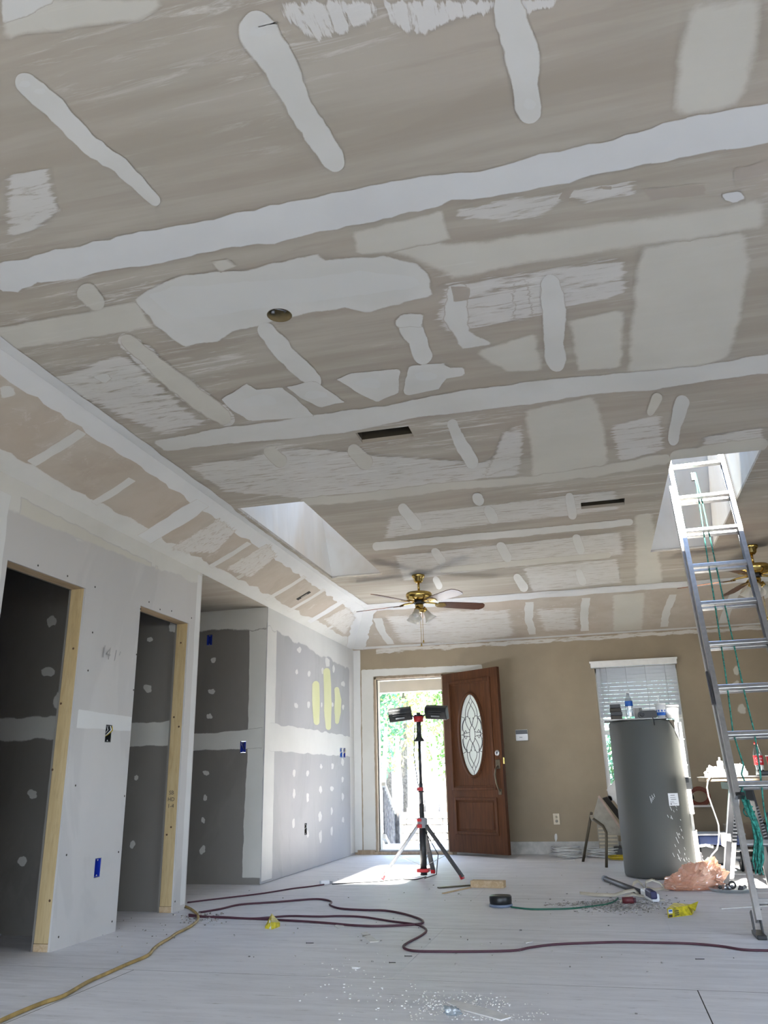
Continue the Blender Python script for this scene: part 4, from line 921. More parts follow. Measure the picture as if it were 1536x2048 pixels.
def came(pts): return [dp(ox+oa*x, .017, oz+ob*y) for x, y in pts]
def bez(p0, p1, p2, n=8): return [((1-t_)**2*p0[0]+2*t_*(1-t_)*p1[0]+t_*t_*p2[0], (1-t_)**2*p0[1]+2*t_*(1-t_)*p1[1]+t_*t_*p2[1]) for t_ in [i/n for i in range(n+1)]]
cm = MB(); cw = .0034
cm.tube(came([(.24*math.cos(2*PI*i/20), .21*math.sin(2*PI*i/20)) for i in range(20)]), cw, 5, closed=True)
for sy in (1, -1):
    cm.tube(came([(0, sy), (0, sy*.93)]), cw, 5); cm.tube(came([(0, .93*sy), (.16, .83*sy), (0, .73*sy), (-.16, .83*sy)]), cw, 5, closed=True)
    for sx in (1, -1):
        m_ = lambda L: [(sx*x, sy*y) for x, y in L]
        for L in (bez((.16, .83), (.62, .62), (.52, .40)), bez((0, .73), (.42, .52), (.30, .44)), bez((.30, .44), (.12, .38), (.03, .22)), bez((.30, .44), (.48, .48), (.60, .40)), bez((.60, .40), (.50, .22), (.22, .10)), bez((.60, .40), (.98, .20), (.72, .04)),
                  bez((.72, .04), (.45, .03), (.24, .06)), bez((.52, .40), (.55, .33), (.60, .40)), [(.60, .42), (.88, .46)], bez((0, .22), (.20, .36), (.14, .42)), bez((.60, .40), (.92, .30), (.88, .10)), [(.47, .05), (.58, .11), (.72, .04), (.86, .0)]):
            cm.tube(came(m_(L)), cw, 5)
for sx in (1, -1): cm.tube(came([(sx*.72, .04), (sx*.72, -.04)]), cw, 5); cm.tube(came([(sx*.86, 0), (sx*.99, 0)]), cw, 5)
cm.build('lead_cames', M['darkgrey'], dr, kind='stuff')
hx = .822
MB().lathe(dp(hx, 0, 1.10), [(.032, 0), (.032, .010), (.024, .016), (.0, .016)], 20, axis=-nin).build('deadbolt', M['steel'], dr)
MB().lathe(dp(hx, -.0161, 1.10), [(.010, 0), (.010, .004), (0, .004)], 12, axis=-nin).build('key_cylinder', M['black'], dr)
MB().box((hx-.032, -.012, .93), (hx+.032, 0, 1.03), mat=DM).build('handle_plate', M['bronze'], dr, bevel=.006)
MB().tube([dp(hx, -.012, .96), dp(hx, -.05, .93), dp(hx-.004, -.062, .87), dp(hx, -.055, .78), dp(hx+.006, -.035, .72), dp(hx+.008, -.006, .69)], [.009, .010, .011, .010, .008, .008], 10).build('handle_grip', M['bronze'], dr)
MB().box((hx-.016, -.010, .655), (hx+.03, 0, .715), mat=DM).build('handle_foot', M['bronze'], dr, bevel=.004)
for z_ in (.3, 1.05, 1.8): MB().tube([dp(-.006, .004, z_-.05), dp(-.006, .004, z_+.05)], .007, 8).build('hinge', M['bronze'], dr)
MB().box((W_, .010, .98), (W_+.0015, .034, 1.05), mat=DM).build('latch_plate', M['brass'], dr)

# ================================================================== CEILING FANS
def fan(x, y, angs, label):
    t = thing('ceiling_fan', label, 'fan', (x, y, H), 'ceiling fans')
    MB().lathe((x, y, H), [(.0, -.001), (.062, -.001), (.064, -.012), (.055, -.03), (.047, -.035), (.045, -.06), (.03, -.078), (0, -.08)], 28).build('canopy', M['brass'], t)
    MB().tube([(x, y, H-.078), (x, y, H-.16)], .011, 12).build('downrod', M['brass'], t)
    MB().lathe((x, y, 2.545), [(0, .0), (.035, 0), (.05, -.012), (.118, -.018), (.126, -.03), (.126, -.055), (.112, -.075), (.08, -.092), (.0, -.092)], 32).build('motor_housing', M['brass'], t)
    MB().lathe((x, y, 2.452), [(0, 0), (.045, 0), (.05, -.015), (.05, -.028), (0, -.028)], 24).build('switch_ring', M['darkgrey'], t)
    for a in angs:
        a = math.radians(a); d = Vector((math.cos(a), math.sin(a), 0)); s_ = Vector((-d.y, d.x, 0)); zc = 2.425
        tw = -.24
        def bp(r, w, dz=0): return Vector((x, y, zc)) + d*r + s_*w + Vector((0, 0, w*tw+dz-.02*max(0, r-.2)))
        MB().tube([Vector((x, y, 2.44))+d*.04, Vector((x, y, 2.437))+d*.10, bp(.15, 0, .008), bp(.20, 0, -.006)], .009, 8).build('blade_iron', M['brass'], t)
        br = MB().prism([bp(.16, -.012, -.007), bp(.19, -.04, -.007), bp(.24, -.045, -.007), bp(.27, 0, -.007), bp(.24, .045, -.007), bp(.19, .04, -.007), bp(.16, .012, -.007)], (0, 0, -.004)).build('blade_bracket', M['brass'], t)
        out = [bp(.185, -.045), bp(.30, -.06), bp(.55, -.068), bp(.62, -.064), bp(.645, -.04), bp(.655, 0), bp(.645, .04), bp(.62, .064), bp(.55, .068), bp(.30, .06), bp(.185, .045)]
        MB().prism(out, (0, 0, -.0055)).build('blade', M['blade'], t)
    MB().lathe((x, y, 2.424), [(0, 0), (.036, 0), (.042, -.02), (.036, -.055), (.05, -.062), (.05, -.075), (.02, -.085), (0, -.085)], 24).build('light_hub', M['brass'], t)
    for k in range(3):
        a = math.radians(-100+120*k); d = Vector((math.cos(a), math.sin(a), 0)); ax = (d*.62+Vector((0, 0, -1))).normalized()
        c = Vector((x, y, 2.372)) + d*.045
        MB().lathe(c, [(0, -.01), (.022, -.01), (.024, .02), (.022, .03), (0, .03)], 16, axis=ax).build('shade_holder', M['brass'], t)
        MB().lathe(c+ax*.026, [(.022, 0), (.027, .012), (.030, .035), (.042, .065), (.062, .095), (.060, .096), (.040, .066), (.028, .036), (.025, .013)], 26, axis=ax).build('glass_shade', M['frost'], t)
        MB().lathe(c+ax*.03, [(0, 0), (.012, 0), (.014, .02), (.026, .045), (.024, .062), (.012, .075), (0, .077)], 16, axis=ax).build('bulb', M['whiteplastic'], t)
    for k, (dx, l) in enumerate(((.012, .30), (.032, .27))):
        MB().tube([(x+dx, y-.02, 2.345), (x+dx, y-.02, 2.345-l)], .0022, 5).build('pull_chain', M['brass'], t)
        MB().lathe((x+dx, y-.02, 2.345-l), [(0, 0), (.005, -.003), (.008, -.022), (.005, -.03), (0, -.032)], 10).build('chain_knob', M['brass'], t)
    return t
fan(-1.51, 7.34, [171, -117, -45, 27, 99], 'brass ceiling fan with walnut blades hanging in front of the open front door')
fan(1.47, 7.29, [165, 237, -51, 21, 103], 'brass ceiling fan partly behind the aluminium ladder at the right')

# ================================================================== LADDER
LB = Vector((.770, 4.993, 0)); LD = Vector((0, .334, .9426)).normalized(); LU = Vector((math.cos(-.028), math.sin(-.028), 0)); LN = LU.cross(LD).normalized()   # LN points to the camera side
if LN.y > 0: LN = -LN
LW = .351
def lp(s_, a=0., n_=0.): return LB + LD*s_ + LU*a + LN*n_
lad = thing('extension_ladder', 'aluminium extension ladder leaning up into the right skylight', 'ladder', lp(0, LW/2))
def rail(a, s0, s1, n_, wd, dp_, nm, mt='alu'):
    mb = MB(); sgn = 1 if a > LW/2 else -1
    mb.bar(lp(s0, a+sgn*wd/2, n_), lp(s1, a+sgn*wd/2, n_), .005, dp_, LN)
    mb.bar(lp(s0, a+sgn*wd/4, n_+dp_/2), lp(s1, a+sgn*wd/4, n_+dp_/2), wd/2+.003, .004, LN)
    mb.bar(lp(s0, a+sgn*wd/4, n_-dp_/2), lp(s1, a+sgn*wd/4, n_-dp_/2), wd/2+.003, .004, LN)
    return mb.build(nm, M[mt], lad)
for a in (0, LW): rail(a, .74, 3.36, .0, .052, .062, 'fly_rail')
for a in (-.012, LW+.012): rail(a, .10, 3.10, -.075, .050, .074, 'base_rail')
for k in range(2, 11):
    s_ = .199+.305*k; MB().bar(lp(s_, -.026, 0), lp(s_, LW+.026, 0), .034, .030, LD).build('rung', M['alu'], lad, bevel=.005)
for k in range(0, 10):
    s_ = .199+.305*k-(.0 if k < 2 else -.012); MB().bar(lp(s_, -.036, -.075), lp(s_, LW+.036, -.075), .034, .030, LD).build('rung', M['alu'], lad, bevel=.005)
for sx, a in ((-1, -.037), (1, LW+.037)):
    ft = MB().box((lp(0, a).x-.024, LB.y-.02, 0), (lp(0, a).x+.024, LB.y+.16, .022)).build('rubber_foot', M['black'], lad, bevel=.004)
    MB().bar(lp(.02, a-.02, -.075), lp(.15, a-.02, -.075), .006, .06, LN).bar(lp(.02, a+.02, -.075), lp(.15, a+.02, -.075), .006, .06, LN).build('foot_bracket', M['darkgrey'], lad)
    MB().bar(lp(1.32, a+sx*.006, -.02), lp(1.54, a+sx*.006, -.02), .014, .03, LN).build('rung_lock', M['darkgrey'], lad, bevel=.003)
    MB().bar(lp(.735, 0 if sx < 0 else LW, 0), lp(.755, 0 if sx < 0 else LW, 0), .05, .066, LN).build('rail_cap', M['black'], lad)
MB().box((-.014, -.012, -.03), (.014, .012, .03), mat=Matrix.Translation(lp(3.16, .14, -.03))).build('pulley', M['steel'], lad, bevel=.003)
def lpx(x, y, n_=-.03): return px(x, y, lp(0, 0, n_), LN)
t = thing('climbing_rope', 'teal rope running down the ladder and bundled below its rungs', 'rope', lpx(1388, 948))
r1 = [(1388, 945), (1394, 975), (1401, 1020), (1414, 1110), (1427, 1190), (1440, 1275), (1450, 1340), (1458, 1400), (1466, 1465), (1474, 1490), (1487, 1530), (1483, 1548), (1489, 1562), (1481, 1590), (1494, 1625), (1516, 1660)]
r2 = [(1390, 945), (1404, 1000), (1421, 1080), (1445, 1190), (1468, 1290), (1490, 1390), (1509, 1465), (1520, 1540), (1527, 1610), (1538, 1670), (1548, 1690)]
MB().tube([lpx(*q) for q in r1], .0048, 7).build('rope_line', M['rope'], t)
MB().tube([lpx(*q) for q in r2], .0048, 7).build('rope_line', M['rope'], t)
random.seed(3)
for k in range(7):
    o_ = random.uniform(-6, 6); pts = [(1482+o_, 1582), (1490+o_*.6, 1606), (1506+o_, 1640), (1514+o_*1.2, 1680), (1512+o_*1.4, 1722), (1516+o_, 1748), (1520+o_*1.4, 1720), (1522+o_*.4, 1680), (1510+o_*.5, 1640), (1494+o_*.5, 1600)]
    MB().tube([lpx(a+random.uniform(-2, 2), b_, -.04-.006*k) for a, b_ in pts], .0055, 6).build('rope_hank', M['rope'], t)
MB().tube([lpx(1498+11*math.cos(a), 1622+11*math.sin(a), -.06) for a in [i*.5 for i in range(12)]], .004, 6).build('rope_loop', M['rope'], t)
MB().tube([lpx(1515, 1715), lpx(1520, 1730), lpx(1527, 1750)], .0035, 6).build('rope_tail', M['rope'], t)

# ================================================================== WATER HEATER AND WHAT STANDS ON IT
hx_, hy_, hr, hz = .425, 7.86, .302, 1.285
t = thing('water_heater', 'tall grey water heater standing on the floor in front of the far window', 'water heater', (hx_, hy_, 0))
MB().lathe((hx_, hy_, 0), [(0, .005), (hr-.012, .005), (hr-.004, .012), (hr, .03), (hr, hz-.012), (hr-.006, hz), (hr-.02, hz+.004), (0, hz+.012)], 72).build('tank_jacket', M['heater'], t)
def hcyl(deg, z, r=hr, d=0.): a = math.radians(deg); return Vector((hx_+(r+d)*math.cos(a), hy_+(r+d)*math.sin(a), z))
def hpatch(a0, a1, z0, z1, d, mat, nm, skew=0., thick=.0012):
    n_ = 6; mb = MB(); vs = []
    for i in range(n_+1):
        a = a0+(a1-a0)*i/n_
        for z_, dd in ((z0, d), (z1, d), (z1, d+thick), (z0, d+thick)): vs.append(hcyl(a+(skew if z_ == z1 else 0), z_, d=dd))
    fs = [(4*i+j, 4*i+(j+1) % 4, 4*(i+1)+(j+1) % 4, 4*(i+1)+j) for i in range(n_) for j in range(4)]+[(0, 1, 2, 3), (4*n_+3, 4*n_+2, 4*n_+1, 4*n_)]
    return mb.add(vs, fs).build(nm, mat, t)
lbx = hpatch(-67, -48, .575, .675, .0006, M['label'], 'rating_label')
for i, (a0, a1, z_, h_) in enumerate(((-63, -55, .655, .006), (-64, -54, .638, .004), (-63, -53, .622, .006), (-65, -58, .607, .003), (-65, -57, .599, .003), (-60, -52, .588, .003), (-65, -62, .583, .012))):
    o = hpatch(a0, a1, z_, z_+h_, .0021, M['grey'], 'label_print', thick=.0004); o.parent = lbx
random.seed(11)
for i in range(34):
    z_ = random.uniform(.10, .58); a = -78+random.uniform(0, 1)*28+(.58-z_)*20; l_ = random.uniform(.006, .034)*(1.5 if i % 5 == 0 else 1)
    hpatch(a, a+.5+.5*random.random(), z_, z_+l_, .0004, M['label'], 'scratch', skew=-l_*75, thick=.0003)
for i in range(5): hpatch(-95+i*1.6, -94.4+i*1.6, .60+.012*i, .655+.005*i-.02*(i % 2), .0004, M['label'], 'scratch', skew=-1.4, thick=.0003)
# side strip with the two access openings
Rz = Matrix.Translation((hx_, hy_, 0)) @ Matrix.Rotation(math.radians(1), 4, 'Z')
MB().box((hr-.01, -.085, .06), (hr+.028, .085, .36), mat=Rz).box((hr-.01, -.085, .50), (hr+.028, .085, .70), mat=Rz).box((hr-.01, -.085, .80), (hr+.020, .085, 1.27), mat=Rz).box((hr-.01, .035, .36), (hr+.028, .085, .50), mat=Rz).build('access_strip', M['whiteplastic'], t, bevel=.004)
MB().box((hr-.01, -.06, .70), (hr+.045, .03, .80), mat=Rz).build('upper_thermostat', M['black'], t, bevel=.004)
MB().box((hr-.01, -.07, .06), (hr+.045, .0, .19), mat=Rz).build('lower_thermostat', M['darkgrey'], t, bevel=.004)
for k in range(4): MB().box((hr+.045, -.06, .08+.025*k), (hr+.049, -.02, .09+.025*k), mat=Rz).build('terminal', M['steel'], t)
MB().box((hr+.0285, -.055, .70+.04), (hr+.047, .02, .70+.06), mat=Rz).build('reset_button', M['red'], t) if False else None
for z_ in (.36, .50, .90, 1.12): MB().tube([Rz @ Vector((hr+.02, -.09, z_)), Rz @ Vector((hr+.034, -.02, z_+.004)), Rz @ Vector((hr+.02, .09, z_))], .004, 6).build('tape_tie', M['paper'], t)
MB().tube([Rz @ Vector((hr+.02, -.02, .235)), Rz @ Vector((hr+.09, -.03, .245)), Rz @ Vector((hr+.15, -.03, .235))], [.012, .010, .016], 8).build('drain_stub', M['whiteplastic'], t)
# torn jacket corner at the top right; dark plate paints the tear's shade
MB().prism([hcyl(-62, hz+.001, d=.002), hcyl(-45, hz-.012, d=.003), hcyl(-34, hz-.075, d=.003), hcyl(-28, hz+.004, d=.002)], Vector((.002, -.003, 0))).build('tear_shade_plate', M['hole'], t)
MB().prism([hcyl(-31, hz+.02, d=.004), hcyl(-35, hz-.09, d=.006), hcyl(-24, hz-.16, d=.006), hcyl(-20, hz-.01, d=.004)], Vector((.002, -.002, 0))).build('bent_flap', M['whiteplastic'], t)
TZ = hz+.013
t = tag(bx('cover_board', (hx_-.34, hy_-.20, TZ), (hx_+.20, hy_+.16, TZ+.010), M['paper']), 'thin white board lying across the top of the water heater', 'board'); TB = TZ+.0105
for k in range(4):
    o = bx('stacked_brick', (.145+.004*(k % 2), 7.70+.01*(k % 3), TB+.034*k), (.245+.006*(k % 2)-.01*(k == 3), 7.80, TB+.034*k+.032), M['darkgrey'] if k % 2 else plain('dark_sanding_block', (.09, .08, .07), .8), bevel=.003)
    tag(o, ['lowest', 'second lowest', 'second highest', 'topmost'][k]+' dark sanding block in the stack on the water heater', 'block', 'sanding blocks stacked on the heater')
bxx, byy = .315, 7.70
t = thing('water_bottle', 'clear plastic water bottle with a blue label on the water heater', 'bottle', (bxx, byy, TB))
MB().lathe((bxx, byy, TB), [(0, .001), (.030, .001), (.033, .008), (.031, .03), (.033, .05), (.031, .07), (.033, .10), (.033, .15), (.028, .175), (.014, .205), (.013, .225), (0, .226)], 24).build('bottle_body', M['clearplastic'], t)
MB().lathe((bxx, byy, TB+.112), [(.0338, 0), (.0345, .001), (.0345, .042), (.0338, .043)], 24).build('label_band', M['bluelid'], t)
MB().lathe((bxx, byy, TB+.222), [(0, 0), (.0145, 0), (.0145, .014), (0, .015)], 16).build('cap', M['cup'], t)
c_ = (.395, 7.92, TB)
t = thing('clear_cup', 'translucent plastic cup behind the black speaker on the water heater', 'cup', c_)
MB().lathe(c_, [(0, .001), (.030, .001), (.042, .105), (.044, .107), (.041, .106), (.029, .004), (0, .004)], 24).build('cup_wall', M['cup'], t)
sc_ = Vector((.47, 7.72, TB+.034))
t = thing('portable_speaker', 'black oblong portable speaker lying on the water heater', 'speaker', (.47, 7.72, TB))
mb = MB(); pts = []
for i in range(10): a = PI/2+PI*i/9; pts.append((-.052+.034*math.cos(a), .034*math.sin(a)))
for i in range(10): a = -PI/2+PI*i/9; pts.append((.052+.034*math.cos(a), .034*math.sin(a)))
mb.prism([sc_+Vector((x, -.03, z_)) for x, z_ in pts], (0, .06, 0)); mb.build('speaker_body', M['black'], t, bevel=.006)
MB().lathe(sc_+Vector((-.052, -.0305, 0)), [(.020, 0), (.020, .002), (.012, .003), (0, .001)], 18, axis=(0, -1, 0)).build('end_driver', M['darkgrey'], t)
c_ = (.583, 7.70, TB)
t = thing('straw_cup', 'white paper cup with blue print, lid and straw on the water heater', 'cup', c_)
MB().lathe(c_, [(0, .001), (.034, .001), (.046, .112), (0, .112)], 26).build('cup_body', M['whiteplastic'], t)
MB().lathe((c_[0], c_[1], c_[2]+.112), [(0, 0), (.049, 0), (.049, .008), (.043, .012), (0, .013)], 26).build('cup_lid', M['whiteplastic'], t)
MB().lathe((c_[0], c_[1], c_[2]+.018), [(.0364, 0), (.0395, .028), (.0402, .028), (.0368, 0)], 26).build('blue_print', M['bluelid'], t)
MB().lathe((c_[0]+.0, c_[1], c_[2]+.05), [(.0402, 0), (.0425, .016), (.0430, .016), (.0407, 0)], 9).build('blue_print', M['bluelid'], t)
MB().tube([(c_[0]-.008, c_[1], c_[2]+.1), (c_[0]-.010, c_[1], c_[2]+.195)], .0035, 8).build('straw', M['cup'], t)
c_ = (.675, 7.73, TZ)
t = thing('compound_tub', 'white round tub at the right edge of the water heater top, in full sun', 'tub', c_)
MB().lathe(c_, [(0, .001), (.055, .001), (.062, .10), (0, .10)], 28).build('tub_body', M['whiteplastic'], t)
MB().lathe((c_[0], c_[1], c_[2]+.10), [(0, 0), (.066, 0), (.066, .014), (0, .016)], 28).build('tub_lid', M['whiteplastic'], t)
MB().prism([Vector((c_[0]+.036, c_[1]-.052, c_[2]+.05)), Vector((c_[0]+.052, c_[1]-.036, c_[2]+.05)), Vector((c_[0]+.054, c_[1]-.037, c_[2]+.08)), Vector((c_[0]+.037, c_[1]-.054, c_[2]+.08))], (.001, -.001, 0)).build('tub_label', plain('pale_green_label', (.35, .50, .30), .6), t)
MB().tube([(.50, 7.655, TB+.004), (.505, 7.64, TB-.01), (.505, 7.56, TZ-.02), (.506, 7.553, TZ-.06)], .004, 6).build('hanging_strap', M['black'], org=(.5, 7.6, TB))
tag(bpy.data.objects['hanging_strap'], 'short black strap hanging over the front rim of the water heater', 'strap')

# ================================================================== TILTED TOOL STAND, CABLE COILS
t = thing('folding_tool_stand', 'tan sheet-metal tray tilted on bent bronze tube legs left of the heater', 'tool stand', (.0, 8.7, 0))
Y1 = 8.62
def q8(x, y, Y=Y1): return fw(x, y, Y)
tray = [q8(1197, 1594), q8(1241, 1655), q8(1242, 1672), q8(1216, 1665), q8(1186, 1640), q8(1188, 1625)]
MB().prism(tray, (0, .34, 0)).build('tray', M['tan'], t, bevel=.004)
MB().bar(q8(1197, 1592, Y1-.01), q8(1241, 1656, Y1-.01), .02, .018, (0, 1, 0)).build('tray_edge', plain('pinkish_edge', (.45, .33, .27), .6), t)
MB().prism([q8(1205, 1597, Y1+.05), q8(1215, 1594, Y1+.05), q8(1252, 1640, Y1+.05), q8(1246, 1650, Y1+.05)], (0, .25, 0)).build('dark_lining', M['hole'], t)
f1 = fl(1213, 1735); f2 = fl(1163, 1698)
MB().tube([f1, q8(1213, 1700, f1.y), q8(1212.5, 1665, f1.y), q8(1206, 1652, f1.y+.02), q8(1187, 1638, Y1)], .014, 10).build('leg', M['bronze'], t)
e1 = q8(1183, 1625, 8.9); f2 = Vector((e1.x-.10, 8.98, 0)); f2 = px(1164, 1701, (0, 9.1, 0), (0, 1, 0)); f2.z = .0
MB().tube([f2, e1], .014, 10).build('leg', M['bronze'], t)
MB().tube([f1+Vector((.34, .05, 0)), f1+Vector((.33, .08, .33)), f1+Vector((.22, .1, .38))], .014, 10).build('leg', M['bronze'], t)
MB().bar(q8(1183, 1632, 8.8), q8(1186, 1640, 8.64), .03, .02).build('leg_joint', M['tan'], t)
t = tag(MB().prism([q8(1213, 1580, 8.75), q8(1230, 1560, 8.75), q8(1262, 1620, 8.75), q8(1240, 1618, 8.75)], (0, .12, 0)).build('foam_board', M['white'], org=q8(1225, 1590, 8.75)), 'white foam slab resting on the tilted tan tray beside the heater', 'foam slab')
t = thing('louvre_panel', 'small pale ribbed panel leaning on the far baseboard behind the tool stand', 'panel', (-.0, 9.8, 0))
pa = fw(1194, 1652, 9.75); pb = fw(1222, 1684, 9.75)
bx('panel_frame', (pa.x, 9.74, .01), (pb.x+.08, 9.755, .32), M['tan'], t)
for k in range(7): MB().bar((pa.x+.01, 9.73, .05+.038*k), (pb.x+.07, 9.73, .05+.038*k), .014, .006, (0, 1, .4)).build('rib', M['ivory'], t)
def coil(cx, cy, r, n_, mat, label, seed, h=.0095):
    random.seed(seed); t = thing('cable_coil', label, 'cable coil', (cx, cy, 0), 'white cable coils')
    for k in range(n_):
        rr = r*random.uniform(.82, 1.05); ox_, oy_ = random.uniform(-.025, .025), random.uniform(-.02, .02); tx_, ty_ = random.uniform(-.018, .018), random.uniform(-.014, .014); ph = random.uniform(0, 6)
        MB().tube([(cx+ox_+rr*math.cos(a), cy+oy_+rr*.95*math.sin(a), max(.007, .009+k*h+tx_*math.cos(a)*.8+ty_*math.sin(a+ph)*.7)) for a in [2*PI*i/28 for i in range(28)]], .0066, 7, closed=True).build('loop', M[mat], t)
    return t
c1_ = fl(1140, 1712); c2_ = fl(1200, 1713)
coil(-.43, 9.58, .165, 8, 'cable', 'coil of white cable on the floor, left of two beside the baseboard', 1, .0125)
coil(-.05, 9.60, .165, 7, 'cable', 'coil of white cable on the floor behind the tool stand leg', 2, .0125)
t = thing('yellow_cable_coil', 'thin yellow cable loops on the floor behind the water heater', 'cable coil', (.12, 9.35, 0))
for k in range(3): MB().tube([(.14+(.13+.012*k)*math.cos(a), 9.36+(.12+.01*k)*math.sin(a), .008+.009*k) for a in [2*PI*i/24 for i in range(24)]], .006, 6, closed=True).build('loop', M['yellowcable'], t)
tag(bx('black_case', (.06, 9.2, .0), (.32, 9.5, .10), M['black'], bevel=.01), 'small black case behind the heater beside the yellow cable', 'case'); bpy.data.objects['black_case'].location.y += .32
tag(MB().tube([fl(1112, 1724), fl(1125, 1722), fl(1140, 1721), fl(1148, 1720, .01)], .006, 6).build('white_offcut', M['white'], org=fl(1130, 1722)), 'thin white offcut lying in front of the white cable coils', 'offcut')

# ================================================================== WORK TABLE ON SAWHORSES
TT = .80; tx0, tx1, ty0, ty1 = .835, 2.3, 7.28, 7.88
t = thing('work_table', 'pale plank work table with black folding legs at the right behind the ladder', 'table', (1.5, 7.58, 0))
bx('table_top', (tx0, ty0, TT-.035), (tx1, ty1, TT-.004), M['weathered'], t, .003)
bx('top_sheet', (tx0-.008, ty0-.008, TT-.0035), (tx1, ty1, TT), M['white'], t)
a0, a1 = px(1467, 1572, (0, 7.36, 0), (0, 1, 0)), fl(1449, 1766)
def leg2(a, b, w, mt, nm='leg'): return MB().bar(a, b, w, w*.7, (0, 1, 0)).build(nm, M[mt], t, bevel=.003)
leg2((a0.x, 7.36, .76), (a1.x, 7.30, .0), .042, 'blacksteel')
MB().bar((a0.x-.024, 7.355, .76), (a1.x-.026, 7.295, .0), .008, .03, (0, 1, 0)).build('leg_edge', M['steel'], t)
b0, b1 = px(1482, 1600, (0, 7.60, 0), (0, 1, 0)), px(1462, 1757, (0, 7.62, 0), (0, 1, 0))
w2 = leg2((b0.x, 7.60, .76), (b1.x, 7.62, .0), .040, 'whiteplastic')
for k in range(10):
    f = .30+.035*k; p_ = Vector((b0.x, 7.57, .76)).lerp(Vector((b1.x, 7.59, 0)), f)
    MB().box((p_.x-.017, p_.y-.012, p_.z-.007), (p_.x+.022, p_.y-.001, p_.z+.007)).build('grip_rib', M['black'], t)
bx('crossbar', (a0.x-.03, 7.34, .70), (a0.x+.03, 7.85, .755), M['blacksteel'], t)
MB().box((a1.x+.02, 7.31, .27), (a1.x+.09, 7.42, .37)).build('latch_box', M['whiteplastic'], t, bevel=.006)
d0, d1 = px(1492, 1575, (0, 7.45, 0), (0, 1, 0)), px(1543, 1770, (0, 7.25, 0), (0, 1, 0))
leg2((d0.x, 7.42, .76), (d1.x, 7.25, .0), .055, 'black')
d2, d3 = px(1500, 1600, (0, 7.7, 0), (0, 1, 0)), px(1548, 1745, (0, 7.75, 0), (0, 1, 0))
leg2((d2.x, 7.7, .76), (d3.x, 7.75, 0), .055, 'black')
for k in range(11):
    f = .28+.030*k; p_ = Vector((d2.x, 7.66, .76)).lerp(Vector((d3.x, 7.71, 0)), f)
    MB().bar((p_.x-.018, p_.y-.006, p_.z-.004), (p_.x+.026, p_.y-.006, p_.z+.008), .008, .010, (0, 1, 0)).build('grip_rib', M['grey'], t)
leg2((2.1, 7.36, .76), (2.15, 7.3, 0), .05, 'black')
# on the table
def blob(name, c, rx, ry, rz, mat, seed, wr=.18, lv=3, parent=None, freq=2.2, flat=True, org=None):
    bm = bmesh.new(); bmesh.ops.create_icosphere(bm, subdivisions=lv, radius=1)
    for v in bm.verts:
        n_ = v.co.normalized(); d = 1+wr*(noise.noise(n_*freq+Vector((seed, 0, 0)))*1.5+abs(noise.noise(n_*freq*2.7+Vector((0, seed, 0))))*.9-.25)
        p_ = Vector((n_.x*rx*d, n_.y*ry*d, n_.z*rz*d));
        if flat and p_.z < -rz*.55: p_.z = -rz*.55
        v.co = Vector(c)+p_+Vector((0, 0, rz*.55 if flat else 0))
    me = bpy.data.meshes.new(name); bm.to_mesh(me); bm.free()
    return link(name, me, mat, parent, org if org is not None else c, smooth=True)
tag(blob('white_rag', (.93, 7.45, TT+.002), .075, .06, .05, M['paper'], 3, .3, 4, freq=3.), 'crumpled white rag on the left end of the work table', 'rag')
t = thing('caulk_tube', 'white tube standing on the work table just behind the ladder rail', 'tube', (.985, 7.5, TT))
MB().lathe((.985, 7.5, TT), [(0, .001), (.024, .001), (.024, .12), (.02, .125), (0, .125)], 18).build('tube_body', M['whiteplastic'], t)
MB().lathe((.985, 7.5, TT+.125), [(.008, 0), (.006, .03), (0, .03)], 10).build('tube_tip', M['whiteplastic'], t)
tag(blob('plastic_sack', (1.115, 7.45, TT+.002), .06, .06, .06, M['clearbag'], 8, .32, 4, freq=3.), 'pale blue plastic sack on the work table between ladder rail and bottle', 'sack')
for k in range(3): tag(bx('paper_sheet', (.98+.03*k, 7.29+.02*k, TT+.0005+.0012*k), (1.16+.03*k, 7.37+.03*k, TT+.0012+.0012*k), M['paper']), ['lowest', 'middle', 'topmost'][k]+' white paper sheet near the front edge of the work table', 'paper', 'papers on the work table')
bc = Vector((1.275, 7.42, TT))
t = thing('soda_bottle', 'cola bottle with red cap and red label standing on the work table', 'bottle', bc)
bs = 1.0
MB().lathe(bc, [(0, .001), (.034, .001), (.037, .012), (.033, .05), (.036, .085), (.034, .13), (.037, .165), (.034, .19), (.016, .235), (.014, .25), (0, .25)], 26).build('bottle_body', M['clearplastic'], t)
MB().lathe(bc, [(0, .004), (.031, .004), (.034, .014), (.030, .048), (0, .05)], 26).build('cola', plain('dark_cola', (.02, .006, .003), .2), t)
lb_ = MB().lathe(bc, [(.0365, .085), (.0372, .087), (.0358, .13), (.0378, .158), (.0372, .16)], 26).build('red_label', plain('bright_red_label', (.62, .02, .03), .45), t)
text('Coca\nCola', .024, bc+Vector((-.004, -.0385, .125)), (1, 0, 0), (0, 0, 1), 'label', t, 'label_lettering')
MB().lathe(bc+Vector((0, 0, .248)), [(0, 0), (.0155, 0), (.0155, .02), (0, .021)], 20).build('cap', plain('red_cap', (.60, .04, .03), .4), t)
t = thing('red_cup', 'red and white paper cup on the work table at the picture edge', 'cup', (1.385, 7.44, TT))
MB().lathe((1.385, 7.44, TT), [(0, .001), (.034, .001), (.046, .15), (0, .15)], 26).build('cup_body', plain('red_cup_paper', (.55, .03, .03), .5), t)
MB().lathe((1.385, 7.44, TT+.15), [(0, 0), (.049, 0), (.049, .01), (0, .012)], 26).build('cup_lid', M['whiteplastic'], t)
